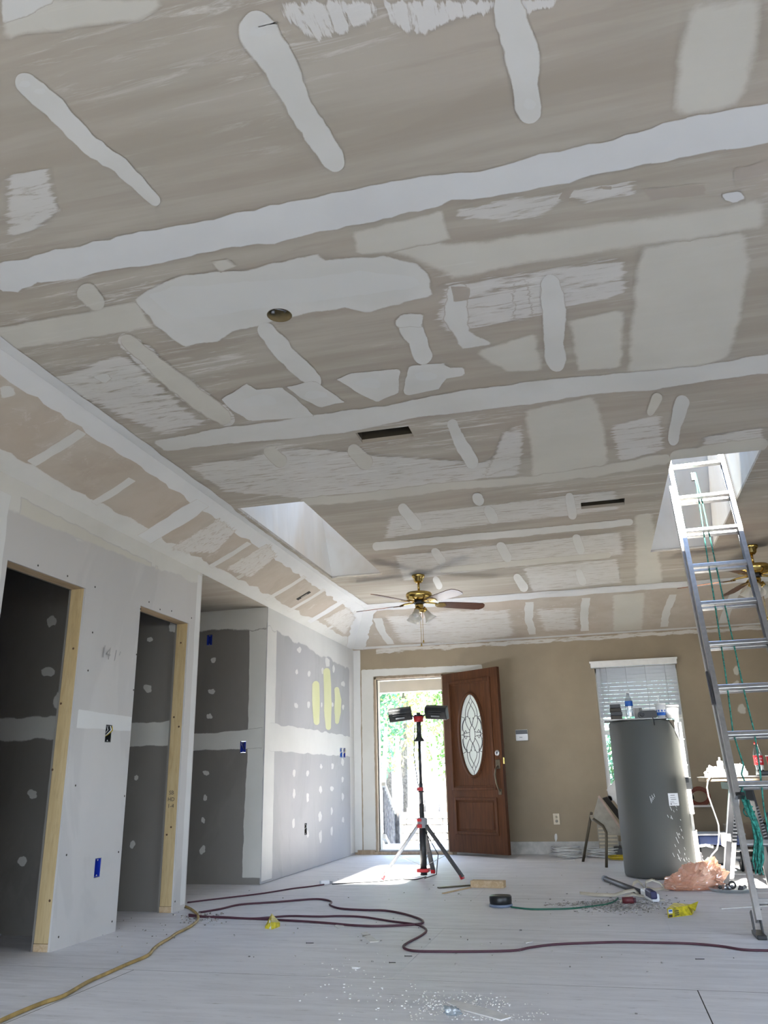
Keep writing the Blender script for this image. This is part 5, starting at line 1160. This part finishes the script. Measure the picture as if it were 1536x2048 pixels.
MB().lathe((1.385, 7.44, TT+.03), [(.0368, 0), (.0385, .022), (.039, .022), (.0373, 0)], 26).build('white_band', M['whiteplastic'], t)
tag(MB().box((1.25, 7.31, TT+.005), (1.36, 7.36, TT+.04)).build('tape_gun', M['black'], org=(1.3, 7.33, TT), bevel=.006), 'small black tool lying at the foot of the cola bottle', 'tool')
wp = [px(x, y, (0, 7.3, 0), (0, 1, 0)) for x, y in ((1421, 1551), (1415, 1562), (1413, 1575), (1416, 1592), (1424, 1615), (1433, 1640), (1436, 1650), (1437, 1665), (1436, 1685), (1433, 1698), (1424, 1708), (1418, 1717))]
wp[-1] = wp[-1]+Vector((0, 0, 0))
tag(MB().tube([p_+Vector((0, -.03, 0)) for p_ in wp], .0058, 8).build('white_cable', M['cable'], org=wp[0]), 'white cable hanging from the left end of the work table', 'cable')
# under and behind the table
t = thing('tool_case', 'blue and black tool case on the floor under the work table', 'tool case', (1.05, 8.9, 0))
bx('case_body', (.86, 8.8, .0), (1.28, 9.1, .17), M['black'], t, .012); bx('blue_lid', (.86, 8.79, .175), (1.28, 9.1, .26), plain('navy_lid', (.012, .028, .10), .5), t, .012); bx('pale_rim', (.85, 8.78, .262), (1.29, 9.1, .28), M['grey'], t, .004)
t = thing('tool_bag', 'black tool bag under the work table beside the blue case', 'bag', (1.5, 8.8, 0))
MB().prism([Vector((1.32, 8.7, .0)), Vector((1.78, 8.7, .0)), Vector((1.72, 8.75, .34)), Vector((1.44, 8.75, .38))], (0, .3, 0)).build('bag_body', M['black'], t, bevel=.02)
MB().tube([(1.42, 8.72, .36), (1.5, 8.7, .46), (1.62, 8.7, .45), (1.7, 8.72, .34)], .012, 8).build('bag_handle', M['darkgrey'], t)
t = thing('shelf_rack', 'low black rack with a chrome rail under the work table', 'rack', (1.5, 8.2, 0))
bx('rack_base', (1.10, 8.1, .02), (2.1, 8.5, .10), M['black'], t, .01); MB().tube([(1.08, 8.06, .185), (2.1, 8.06, .185)], .009, 8).build('chrome_rail', M['steel'], t)
for x_ in (1.12, 1.6, 2.05): MB().tube([(x_, 8.1, 0), (x_, 8.06, .185)], .008, 8).build('post', M['black'], t)
for k, (x_, z_, c_) in enumerate(((1.14, .0, 'card'), (1.42, .0, 'paper'), (1.18, .17, 'card'))):
    tag(bx('storage_box', (x_, 9.2, z_), (x_+.26, 9.45, z_+.165), M[c_], bevel=.004), ['lower brown box against the far wall under the work table', 'white box against the far wall under the work table', 'upper brown box stacked against the far wall under the work table'][k], 'box')
t = thing('wall_shelf', 'small white shelf on the far wall between heater and work table', 'shelf', fw(1402, 1610))
a, b_ = fw(1394, 1608), fw(1414, 1612); MB().box((a.x-.1, D-.12, b_.z-.006), (b_.x+.03, D-.001, b_.z+.014)).build('shelf_board', M['white'], t)
t = thing('red_cord_loop', 'loop of dark red cord resting on the small white shelf', 'cord', fw(1402, 1600))
for k in range(4): MB().tube([(a.x+.03+(.085+.008*k)*math.cos(q), D-.06-.006*k, b_.z+.10+(.065+.012*k)*math.sin(q)) for q in [2*PI*i/22 for i in range(22)]], .005, 6, closed=True).build('loop', plain('dull_red_cord', (.20, .035, .02), .6) if k == 0 else bpy.data.materials['dull_red_cord'], t)
for k in range(3):
    tag(bx('drywall_offcut', (1.03+.22*k, 7.95-.25*(k == 1), .001+.013*(k == 1)), (1.22+.22*k, 8.06+.1*(k != 1), .013+.013*(k == 1)), M['white'], bevel=.001), ['white drywall offcut flat on the floor behind the white table leg', 'white drywall offcut flat on the floor beneath the table centre', 'white drywall offcut on the floor below the black rack end'][k], 'offcut')

# ================================================================== LOOSE THINGS ON THE FLOOR
def cord(name, pts, r, mat, label, cat='cord', z=None):
    P = [fl(x, y, r if z is None else z) for x, y in pts]; Q = []
    for i in range(len(P)-1):
        p0, p1, p2, p3 = P[max(i-1, 0)], P[i], P[i+1], P[min(i+2, len(P)-1)]
        for j in range(5):
            s_ = j/5; Q.append(.5*((2*p1)+(p2-p0)*s_+(2*p0-5*p1+4*p2-p3)*s_*s_+(3*p1-p0-3*p2+p3)*s_**3))
    Q.append(P[-1]); o = MB().tube(Q, r, 8).build(name, M[mat], org=P[0]); return tag(o, label, cat)
cord('extension_lead', [(375, 1805), (440, 1797), (516, 1788), (555, 1782), (586, 1777), (620, 1773), (648, 1769)], .0058, 'cord_red', 'dark red cord running along the hall opening to the white plug on the floor')
t = thing('cord_plug', 'white plug connector on the sunlit floor at the end of the dark cord', 'plug', fl(650, 1769))
a, b_ = fl(640, 1770), fl(658, 1768.5); MB().bar(a+Vector((0, 0, .018)), b_+Vector((0, 0, .018)), .04, .034).build('plug_body', M['label'], t, bevel=.008)
MB().bar(b_+Vector((0, 0, .015)), fl(664, 1768)+Vector((0, 0, .012)), .022, .02).build('plug_collar', M['grey'], t)
cord('lamp_lead', [(664, 1768), (700, 1766), (751, 1763.5), (800, 1759), (830, 1759), (852, 1753)], .0045, 'black', 'thin black cord from the white plug to the tripod lamp')
cord('hose_loop', [(398, 1825), (440, 1818), (481, 1809), (551, 1804), (600, 1800), (632, 1798), (653, 1800), (663, 1804), (660, 1810), (681, 1817), (730, 1820), (769, 1821), (805, 1827), (832, 1835), (845, 1841), (843, 1847), (822, 1849), (790, 1851), (744, 1852), (700, 1850), (656, 1846), (615, 1843), (579, 1841), (520, 1838), (474, 1836), (420, 1834), (378, 1832)], .0068, 'cord_red', 'long looped dark red cord in the middle of the dusty floor')
cord('electric_cable', [(378, 1829), (410, 1833), (445, 1834), (500, 1837), (537, 1835), (579, 1832), (639, 1833), (680, 1832), (727, 1834), (780, 1842), (832, 1849), (849, 1856), (852, 1863), (839, 1873), (818, 1884), (807, 1892), (812, 1898), (832, 1902), (880, 1903), (950, 1903), (1027, 1901), (1060, 1895), (1106, 1889), (1170, 1886), (1238, 1884), (1310, 1885), (1379, 1887), (1440, 1892), (1485, 1899), (1536, 1901), (1640, 1903)], .0062, 'cord_red', 'dark red cord winding across the foreground floor to the right edge')
cord('yellow_cable', [(-60, 2072), (0, 2042), (47, 2021), (90, 2004), (128, 1991), (175, 1964), (215, 1946), (255, 1928), (295, 1911), (307, 1898), (321, 1887), (340, 1876), (354, 1866), (375, 1856), (394, 1842), (395, 1830), (382, 1818), (366, 1811)], .0085, 'cord_yellow', 'tan yellow cord curving from the partition end to the lower left corner')
cord('green_cable', [(1022, 1814), (1060, 1818), (1100, 1818), (1140, 1817), (1180, 1813), (1210, 1809), (1228, 1803), (1236, 1796)], .0055, 'cord_green', 'thin green cord from the black reel to the debris heap')
a = fl(1002, 1813)
t = thing('chalk_reel', 'round black reel with a blue-grey base on the open floor', 'reel', a)
MB().lathe(a, [(0, .001), (.078, .001), (.080, .01), (.078, .018), (0, .018)], 28).build('reel_base', plain('blue_grey_plastic', (.16, .20, .28), .5), t)
MB().lathe(a+Vector((0, 0, .018)), [(0, 0), (.074, 0), (.076, .02), (.076, .045), (.070, .052), (0, .053)], 28).build('reel_body', M['black'], t)
def plank(name, p0, p1, w_, h_, mat, label, cat, z=.0):
    a, b_ = fl(*p0), fl(*p1); return tag(MB().bar(a+Vector((0, 0, h_/2+z)), b_+Vector((0, 0, h_/2+z)), w_, h_).build(name, M[mat], org=a, bevel=.002), label, cat)
plank('lumber_block', (944, 1774), (1010, 1775.5), .09, .052, 'pine_x', 'short pale lumber block on the floor near the tripod', 'block')
plank('wood_shim', (876, 1777), (944, 1772), .03, .010, 'bronze', 'dark wood shim pointing left from the lumber block', 'shim', .001)
plank('wood_shim', (886, 1788), (941, 1776), .022, .008, 'pine_x', 'pale wood shim in front of the dark shim', 'shim')
a, b_ = fl(1209, 1757, .02), fl(1292, 1789, .02)
t = thing('vacuum_pipe', 'dark grey pipe lying diagonally in front of the heater', 'pipe', a)
MB().tube([a, b_], .021, 14).build('pipe_body', M['darkgrey'], t); MB().tube([a+(a-b_).normalized()*.004, a+(b_-a).normalized()*.03], .025, 14).build('pipe_collar', M['grey'], t)
def band(name, pts, w_, mat, label, cat='strap', z0=.004, loft=None):
    P = [fl(x, y, z_) for x, y, z_ in pts]; mb = MB(); vs = []
    for i, p_ in enumerate(P):
        for dz in (w_/2, -w_/2): vs.append(p_+Vector((0, dz*.8, dz*.3 if loft else 0))+Vector((0, 0, z0)))
    mb.add(vs, [(2*i, 2*i+1, 2*i+3, 2*i+2) for i in range(len(P)-1)], sm=True)
    o = mb.build(name, M[mat], org=P[0]); so2 = o.modifiers.new('thick', 'SOLIDIFY'); so2.thickness = .004; return tag(o, label, cat)
band('cream_strap', [(1262, 1783, .0), (1268, 1768, .05), (1276, 1763, .07), (1285, 1772, .06), (1290, 1782, .01)], .05, 'strap', 'cream strap hump at the foot of the heater, left one', loft=1)
band('cream_strap', [(1290, 1775, .02), (1292, 1764, .07), (1304, 1760, .08), (1320, 1766, .06), (1330, 1777, .01), (1312, 1781, .0), (1294, 1777, .0)], .04, 'strap', 'cream looped strap at the foot of the heater, right one', loft=1)
band('tan_strip', [(1160, 1788, 0), (1190, 1791, .006), (1230, 1792, .01), (1250, 1785, .04), (1268, 1782, .05), (1278, 1790, .01)], .05, 'strap', 'curled tan strip end lying on the debris heap', 'strip', loft=1)
band('cream_strip', [(1240, 1806, 0), (1250, 1796, .02), (1265, 1790, .035), (1290, 1795, .01), (1330, 1803, .0)], .035, 'strap', 'cream strip crossing the debris heap beside the saw', 'strip', loft=1)
band('cream_strip', [(1262, 1787, 0), (1300, 1778, .002), (1338, 1781, .0)], .025, 'strap', 'straight cream strip along the heater foot', 'strip')
a = fl(1302, 1791)
t = thing('oscillating_saw', 'small white and dark power tool lying by the debris heap', 'power tool', a)
MB().bar(fl(1288, 1784, .035), fl(1312, 1796, .03), .055, .055).build('tool_body', M['label'], t, bevel=.012)
MB().bar(fl(1296, 1784, .05), fl(1308, 1791, .05), .045, .05).build('tool_grip', plain('indigo_grip', (.03, .03, .10), .5), t, bevel=.01)
MB().bar(fl(1310, 1796, .012), fl(1322, 1799, .01), .03, .012).build('tool_blade', M['steel'], t)
a = fl(1258, 1801, .02)
t = thing('red_socket', 'dark red roller piece on the debris heap', 'roller', a)
MB().tube([a+Vector((-.045, 0, .0)), a+Vector((.03, 0, .002))], .022, 14).build('roller_body', plain('maroon_plastic', (.12, .02, .025), .45), t); MB().tube([a+Vector((.03, 0, .002)), a+Vector((.045, 0, .002))], .017, 14).build('roller_end', M['cord_red'], t)
# debris heap: crumbs nobody could count
random.seed(5); mb = MB()
for i in range(1500):
    if i < 1150: x_, y_ = random.gauss(1245, 42), random.gauss(1812, 6.5)
    elif i < 1300: x_, y_ = random.uniform(1085, 1200), random.uniform(1806, 1812)
    else: x_, y_ = random.gauss(1200, 24), random.gauss(1806, 2.5)
    if y_ > 1832 or y_ < 1796: continue
    p_ = fl(x_, y_); a = random.uniform(0, 6.28); l_ = random.uniform(.003, .013); w_ = random.uniform(.001, .0035); d = Vector((math.cos(a), math.sin(a), 0)); s_ = Vector((-d.y, d.x, 0)); h_ = random.uniform(.001, .005)
    mb.prism([p_-d*l_, p_+s_*w_, p_+d*l_, p_-s_*w_], (0, 0, h_))
tag(mb.build('wood_chips', M['dust'], org=fl(1245, 1812), kind='stuff'), 'grey chips and shavings heap on the floor in front of the heater', 'debris')
random.seed(6); mb = MB()
def crumbs(cx, cy, sx_, sy_, n_, mb, k=1.):
    for i in range(n_):
        x_, y_ = random.gauss(cx, sx_), random.gauss(cy, sy_); p_ = fl(x_, min(y_, 2040)); a = random.uniform(0, 6.28); l_ = random.uniform(.0015, .006)*k; d = Vector((math.cos(a), math.sin(a), 0)); s_ = Vector((-d.y, d.x, 0))
        mb.prism([p_-d*l_, p_+s_*l_*.5, p_+d*l_, p_-s_*l_*.6], (0, 0, l_*.8))
crumbs(905, 2010, 55, 14, 420, mb, .7); crumbs(1000, 2035, 60, 10, 120, mb, .6); crumbs(720, 1975, 60, 30, 60, mb, .8)
tag(mb.build('plaster_crumbs', M['paper'], org=fl(905, 2020), kind='stuff'), 'white plaster crumbs scattered in the near foreground', 'debris')
random.seed(8); mb = MB(); crumbs(400, 1836, 24, 6, 90, mb, 1.8); crumbs(300, 1870, 60, 14, 30, mb, 1.2)
tag(mb.build('sawdust_scraps', M['dust'], org=fl(400, 1838), kind='stuff'), 'small scraps scattered where the cords meet at the partition end', 'debris')
random.seed(9); mb = MB(); crumbs(900, 1900, 330, 60, 70, mb, 1.2); crumbs(1000, 1790, 220, 18, 40, mb, 1.3)
tag(mb.build('floor_grit', M['dust'], org=fl(900, 1900), kind='stuff'), 'sparse dark grit over the whole subfloor', 'debris')
def shard(name, pts, mat, label, cat, h_=.003, z=.0005):
    P = [fl(x, y, z) for x, y in pts]; return tag(MB().prism(P, (0, 0, h_)).build(name, M[mat], org=P[0]), label, cat)
shard('cardboard_strip', [(893, 2006), (905, 2001), (985, 2022), (1022, 2036), (1002, 2042), (925, 2021)], 'card', 'pale cardboard strip lying in the near foreground', 'strip', .004); bpy.data.objects['cardboard_strip'].data.materials[0] = M['paper']
tag(blob('crumpled_foil', fl(903, 2029), .030, .022, .017, M['clearbag'], 4, .45, 3, freq=3), 'crumpled clear wrapper beside the cardboard strip', 'wrapper')
tag(blob('crumpled_paper', fl(712, 1937), .022, .014, .006, M['paper'], 14, .4, 2, freq=3), 'tiny crumpled white paper scrap left of the foreground wrapper', 'scrap')
shard('paper_tape_scrap', [(722, 1867), (733, 1864), (757, 1884), (740, 1885)], 'paper', 'white tape scrap below the looped cord', 'scrap')
shard('tape_tail', [(724, 1872), (740, 1869), (741, 1871), (725, 1874)], 'dust', 'thin dark sliver beside the white tape scrap', 'sliver')
shard('plaster_flake', [(668, 1851), (681, 1849), (689, 1853), (676, 1857)], 'paper', 'white plaster flake on the floor seam behind the yellow wrapper', 'flake')
shard('plaster_flake', [(1048, 1884), (1062, 1881), (1065, 1884), (1052, 1887)], 'paper', 'white plaster flake between floor seam and foreground cord', 'flake')
for (x_, y_, l_, lab) in ((1400, 1918, .02, 'nail on the floor in front of the right foreground cord'), (817, 1912, .018, 'nail on the floor just below the cord bend'), (785, 1925, .015, 'small nail left of the nail below the cord bend'), (620, 1886, .02, 'dark sliver nail left of the white tape scrap')):
    p_ = fl(x_, y_, .003); n_ = thing('nail', lab, 'nail', fl(x_, y_))
    MB().tube([p_-Vector((l_, .002, 0)), p_+Vector((l_, .002, 0))], .0018, 6).build('shank', M['black'], n_); MB().tube([p_-Vector((l_+.001, .002, 0)), p_-Vector((l_, .002, 0))], .004, 8).build('nail_head', M['black'], n_)
plank('wood_lath', (1441, 1818), (1560, 1811), .030, .006, 'paper', 'thin pale lath on the floor beside the ladder foot', 'lath')
# wrappers
def pack(pts_lo, h_, mat, name, label, cat): 
    P = [fl(x, y) for x, y in pts_lo]; t = thing(name, label, cat, P[0]); return t, P
t, P = pack([(1336, 1836), (1384, 1830), (1388, 1824), (1350, 1827)], .05, 'yellowpack', 'yellow_carton', 'crushed yellow carton with blue print, lying on the floor right of the debris', 'carton')
up = Vector((0, 0, .055))
MB().add([P[0], P[1], P[2], P[3], P[0]+up*.95, P[1]+up*.9+Vector((-.02, .02, 0)), P[2]+up*.75+Vector((.0, .02, 0)), P[3]+up*1.1], [(0, 1, 5, 4), (1, 2, 6, 5), (2, 3, 7, 6), (3, 0, 4, 7), (0, 3, 2, 1), (4, 5, 6), (4, 6, 7)]).build('carton_body', M['yellowpack'], t)
q_ = (P[1]-P[0]); n2 = Vector((q_.y, -q_.x, 0)).normalized()*.0015
def cp(f, g): return P[0]+q_*f+up*g+n2
for (f0, f1, g0, g1, mt, nm) in ((.04, .20, .42, .84, 'label', 'white_panel'), (.05, .19, .60, .78, 'bluelid', 'blue_print'), (.04, .18, .06, .3, 'ink', 'dark_print'), (.30, .46, .15, .7, 'ink', 'dark_print')):
    if nm == 'dark_print' and f0 > .2:
        for k in range(3): MB().prism([cp(f0, g0+.2*k), cp(f1, g0+.2*k), cp(f1, g0+.2*k+.1), cp(f0, g0+.2*k+.1)], n2).build(nm, M['lawn'], t)
    else: MB().prism([cp(f0, g0), cp(f1, g0), cp(f1, g1), cp(f0, g1)], n2*(1.5 if nm == 'blue_print' else 1)).build(nm, M[mt], t)
MB().add([P[1]+up*.9+Vector((-.02, .02, 0)), P[2]+up*.75+Vector((0, .02, 0)), P[2]+Vector((.035, .0, .062)), P[1]+Vector((.02, 0, .02))], [(0, 1, 2), (0, 2, 3)]).build('torn_flap', M['yellowpack'], t)
t, P = pack([(530, 1857), (545, 1859), (560, 1853), (540, 1846)], .02, 'yellowpack', 'yellow_wrapper', 'small torn yellow wrapper near the looped cord', 'wrapper')
MB().add([P[0], P[1], P[2], P[3], P[0]+Vector((0, 0, .012)), P[1]+Vector((-.01, 0, .04)), P[2]+Vector((0, 0, .022)), P[3]+Vector((.01, 0, .055))], [(0, 1, 5, 4), (1, 2, 6, 5), (2, 3, 7, 6), (3, 0, 4, 7), (0, 3, 2, 1), (4, 5, 7), (5, 6, 7)]).build('wrapper_body', M['yellowpack'], t)
MB().prism([P[0]+Vector((.018, -.004, .003)), P[1]+Vector((-.006, -.004, .003)), P[1]+Vector((-.012, -.003, .045)), P[0]+Vector((.03, -.002, .05))], (0, -.001, 0)).build('white_lining', M['label'], t)
# orange shopping bag
bm = bmesh.new(); bmesh.ops.create_icosphere(bm, subdivisions=5, radius=1)
bc = Vector((.62, 7.02, 0)); ax = Vector((.84, .54, 0)).normalized(); sd_ = Vector((-ax.y, ax.x, 0))
for v in bm.verts:
    n_ = v.co.normalized(); f = noise.fractal(n_*2.4+Vector((3, 1, 0)), 1., 2.1, 4); r_ = abs(noise.noise(n_*5.5+Vector((9, 2, 4)))); r2 = abs(noise.noise(n_*12+Vector((1, 7, 4))))
    d = 1+.22*f-.22*r_-.10*r2
    wz = .115*(1+.35*n_.x); z_ = max(n_.z, -.55)
    v.co = bc + ax*n_.x*.265*d + sd_*n_.y*.13*d + Vector((0, 0, (z_+.55)*wz*d*(1.0 if n_.x < .5 else 1.05)+.003))
me = bpy.data.meshes.new('shopping_bag'); bm.to_mesh(me); bm.free()
tag(link('shopping_bag', me, M['bagplastic'], None, bc, smooth=False), 'crumpled orange plastic shopping bag at the foot of the heater', 'bag')
# clear tray of fittings
a = fl(1466, 1783)
t = thing('fittings_tray', 'clear shallow plastic tray of metal fittings beside the ladder foot', 'tray', a)
MB().lathe(a, [(0, .002), (.15, .002), (.165, .02), (.17, .022), (.168, .026), (.155, .012), (0, .008)], 30, sy=.8).build('tray_dish', M['clearbag'], t)
random.seed(12)
for k in range(8):
    q_ = a+Vector((random.uniform(-.1, .08), random.uniform(-.06, .06), .022)); r_ = random.uniform(.012, .02)
    MB().tube([q_, q_+Vector((random.uniform(-.03, .03), random.uniform(-.02, .02), .012))], r_, 10).build('fitting', M['steel'] if k % 3 else M['darkgrey'], t)
MB().tube([a+Vector((.0+.022*math.cos(q), -.01, .045+.022*math.sin(q))) for q in [2*PI*i/16 for i in range(16)]], .007, 8, closed=True).build('black_ring', M['black'], t)
tag(bx('paper_sheet', (a.x-.22, a.y-.1, .0006), (a.x+.25, a.y-.03, .0012), M['label']), 'white paper under the clear tray of fittings', 'paper')

# ================================================================== OUTSIDE
bx('ground', (-60, -45, -.75), (60, 90, -.65), M['lawn'], kind='structure')
bx('porch_deck', (-4.2, D+.165, -.14), (2.5, 11.7, -.005), M['concrete'], kind='structure')
bx('patio_slab', (-14, 12.9, -.64), (12, 20.5, -.60), M['concrete'], kind='structure')
bx('porch_beam', (-5, 11.35, 2.035), (2.5, 11.5, 2.42), M['cream'], kind='structure')
bx('porch_ceiling', (-5, D+.141, 2.42), (2.5, 11.7, 2.46), M['cream'], kind='structure')
for k in range(4): bx('porch_step', (-3.2, 11.7+.3*k, -.64), (-1.2, 11.999+.3*k, -.16-.15*k), M['concrete'], kind='structure')
t = thing('stair_railing', 'white and grey stair railing on the left of the porch steps', 'railing', (-3.0, 11.6, 0))
r0 = px(766, 1568, (0, 11.4, 0), (0, 1, 0)); r1_ = px(789, 1628, (0, 12.9, 0), (0, 1, 0))
MB().bar(r0, r1_, .07, .05).build('handrail', M['cream'], t)
lo0, lo1 = r0-Vector((0, 0, .68)), r1_-Vector((0, 0, .66)); MB().bar(lo0, lo1, .05, .06).build('bottom_rail', M['cream'], t)
for k in range(9):
    f = (k+.5)/9; MB().bar(lo0.lerp(lo1, f), r0.lerp(r1_, f), .028, .028, (0, 1, 0)).build('baluster', M['bark'], t)
MB().bar(Vector((r1_.x+.03, r1_.y, -.6)), Vector((r1_.x+.03, r1_.y, r1_.z+.06)), .12, .12, (0, 1, 0)).build('newel_post', M['bark'], t)
# low dry-stone wall with orange bricks on it
t = thing('garden_wall', 'low pale dry stone wall at the end of the sunny yard', 'wall', (-3, 19.2, -.6))
random.seed(21); z = -.6; row = 0
while z < .12:
    h_ = random.uniform(.13, .18); x = -9+random.uniform(0, .3)
    while x < 3:
        w_ = random.uniform(.28, .62); dy = random.uniform(-.04, .04)
        bx('stone', (x+.012, 19+dy, z+.008), (x+w_-.012, 19.4+dy, z+h_-.006), M['stone'], t, .02); x += w_
    z += h_; row += 1
for k, x_ in enumerate((-7.2, -6.2, -5.6, -4.4, -3.6, -2.4)): 
    tag(bx('orange_brick', (x_, 19.1, z+.002), (x_+.28, 19.3, z+.10), plain('orange_brick_clay', (.52, .25, .12), .9) if k == 0 else bpy.data.materials['orange_brick_clay'], bevel=.006), ['leftmost', 'second from left', 'third from left', 'fourth from left', 'fifth from left', 'rightmost'][k]+' orange brick on top of the low stone wall', 'brick', 'orange bricks on the garden wall')
def leafy(name, c, rx, ry, rz, n_, size, mat, parent, seed):
    rnd = random.Random(seed); vs = []; fs = []
    for i in range(n_):
        while True:
            p_ = Vector((rnd.uniform(-1, 1), rnd.uniform(-1, 1), rnd.uniform(-1, 1)))
            if p_.length < 1: break
        p_ = p_*(.55+.45*p_.length); q = Vector(c)+Vector((p_.x*rx, p_.y*ry, p_.z*rz))
        a = Vector((rnd.gauss(0, 1), rnd.gauss(0, 1), rnd.gauss(0, 1))).normalized()*size*rnd.uniform(.6, 1.3); b_ = a.orthogonal().normalized()*size*.5
        k = len(vs); vs += [q-a, q+b_, q+a, q-b_]; fs.append((k, k+1, k+2, k+3))
    me = bpy.data.meshes.new(name); me.from_pydata([tuple(v) for v in vs], [], fs); return link(name, me, mat, parent, kind='stuff')
def tree(x, y, h_, r_, kind, label, seed, nl=2600, zc=None):
    t = thing('tree', label, 'tree', (x, y, -.65), 'trees beyond the yard'); rnd = random.Random(seed)
    MB().tube([(x, y, -.65), (x+rnd.uniform(-.1, .1), y, h_*.3), (x+rnd.uniform(-.3, .3), y, h_*.62), (x+rnd.uniform(-.4, .4), y, h_*.9)], [.17, .14, .10, .04], 10).build('trunk', M['bark'], t)
    for k in range(4):
        a = rnd.uniform(0, 6.28); MB().tube([(x, y, h_*(.3+.1*k)), (x+r_*.5*math.cos(a), y+r_*.5*math.sin(a), h_*(.5+.1*k))], [.06, .02], 7).build('branch', M['bark'], t)
    leafy('foliage', (x, y, zc or h_*.56), r_, r_, h_*.44, int(nl*1.3), .10, M[kind], t, seed)
tree(-6.5, 24, 6.4, 1.15, 'leaf3', 'bluish green tree on the left beyond the stone wall', 1, 1700)
tree(-6.7, 28.5, 8.4, 1.8, 'leaf2', 'yellow green tree behind the tripod lamp heads', 2)
tree(-4.2, 24.5, 5.4, 1.1, 'leaf1', 'mid green tree seen beside the open door edge', 3, 1500)
tree(-10.8, 28, 8, 1.9, 'leaf2', 'pale tree far back on the left of the yard', 4)
tree(-8.6, 34, 9.5, 2.3, 'leaf1', 'tall green tree far back behind the yellow green one', 5)
tree(-2.4, 30, 8, 2.2, 'leaf3', 'far bluish tree hidden mostly by the open door', 6)
for k, (x_, y_) in enumerate(((-6.3, 21.0), (-5.6, 21.6), (-5.0, 20.8), (-4.5, 21.5), (-4.1, 21.2))):
    o = MB().tube([(x_, y_, -.65), (x_+.05*(k % 3-1), y_, .6), (x_+.12*(k % 2), y_, 1.9+.3*(k % 2))], [.10, .08, .04], 10).build('dead_stump', M['bark'], org=(x_, y_, -.65)); tag(o, ['leftmost', 'second from left', 'middle', 'fourth from left', 'rightmost'][k]+' bare grey trunk behind the low stone wall', 'trunk', 'bare trunks behind the garden wall')
t = thing('window_shrub', 'leafy green shrub right outside the far window', 'shrub', (.6, 11.2, -.65))
leafy('foliage', (.75, 12.6, .7), 1.7, .8, 1.6, 5000, .05, M['leaf3'], t, 9); leafy('foliage', (.4, 12.2, .5), 1.2, .5, 1.3, 1500, .05, M['leaf1'], t, 10)
for k in range(4): MB().tube([(.3+.3*k, 12.5, -.65), (.2+.35*k, 12.5, .6)], .02, 6).build('stem', M['bark'], t)
t = thing('yard_shrub', 'small green shrub at the foot of the left tree beyond the wall', 'shrub', (-7.6, 20.4, -.6))
leafy('foliage', (-7.8, 20.6, .75), .9, .6, .8, 900, .07, M['leaf3'], t, 13); MB().tube([(-7.8, 20.6, -.65), (-7.8, 20.6, .6)], .03, 6).build('stem', M['bark'], t)
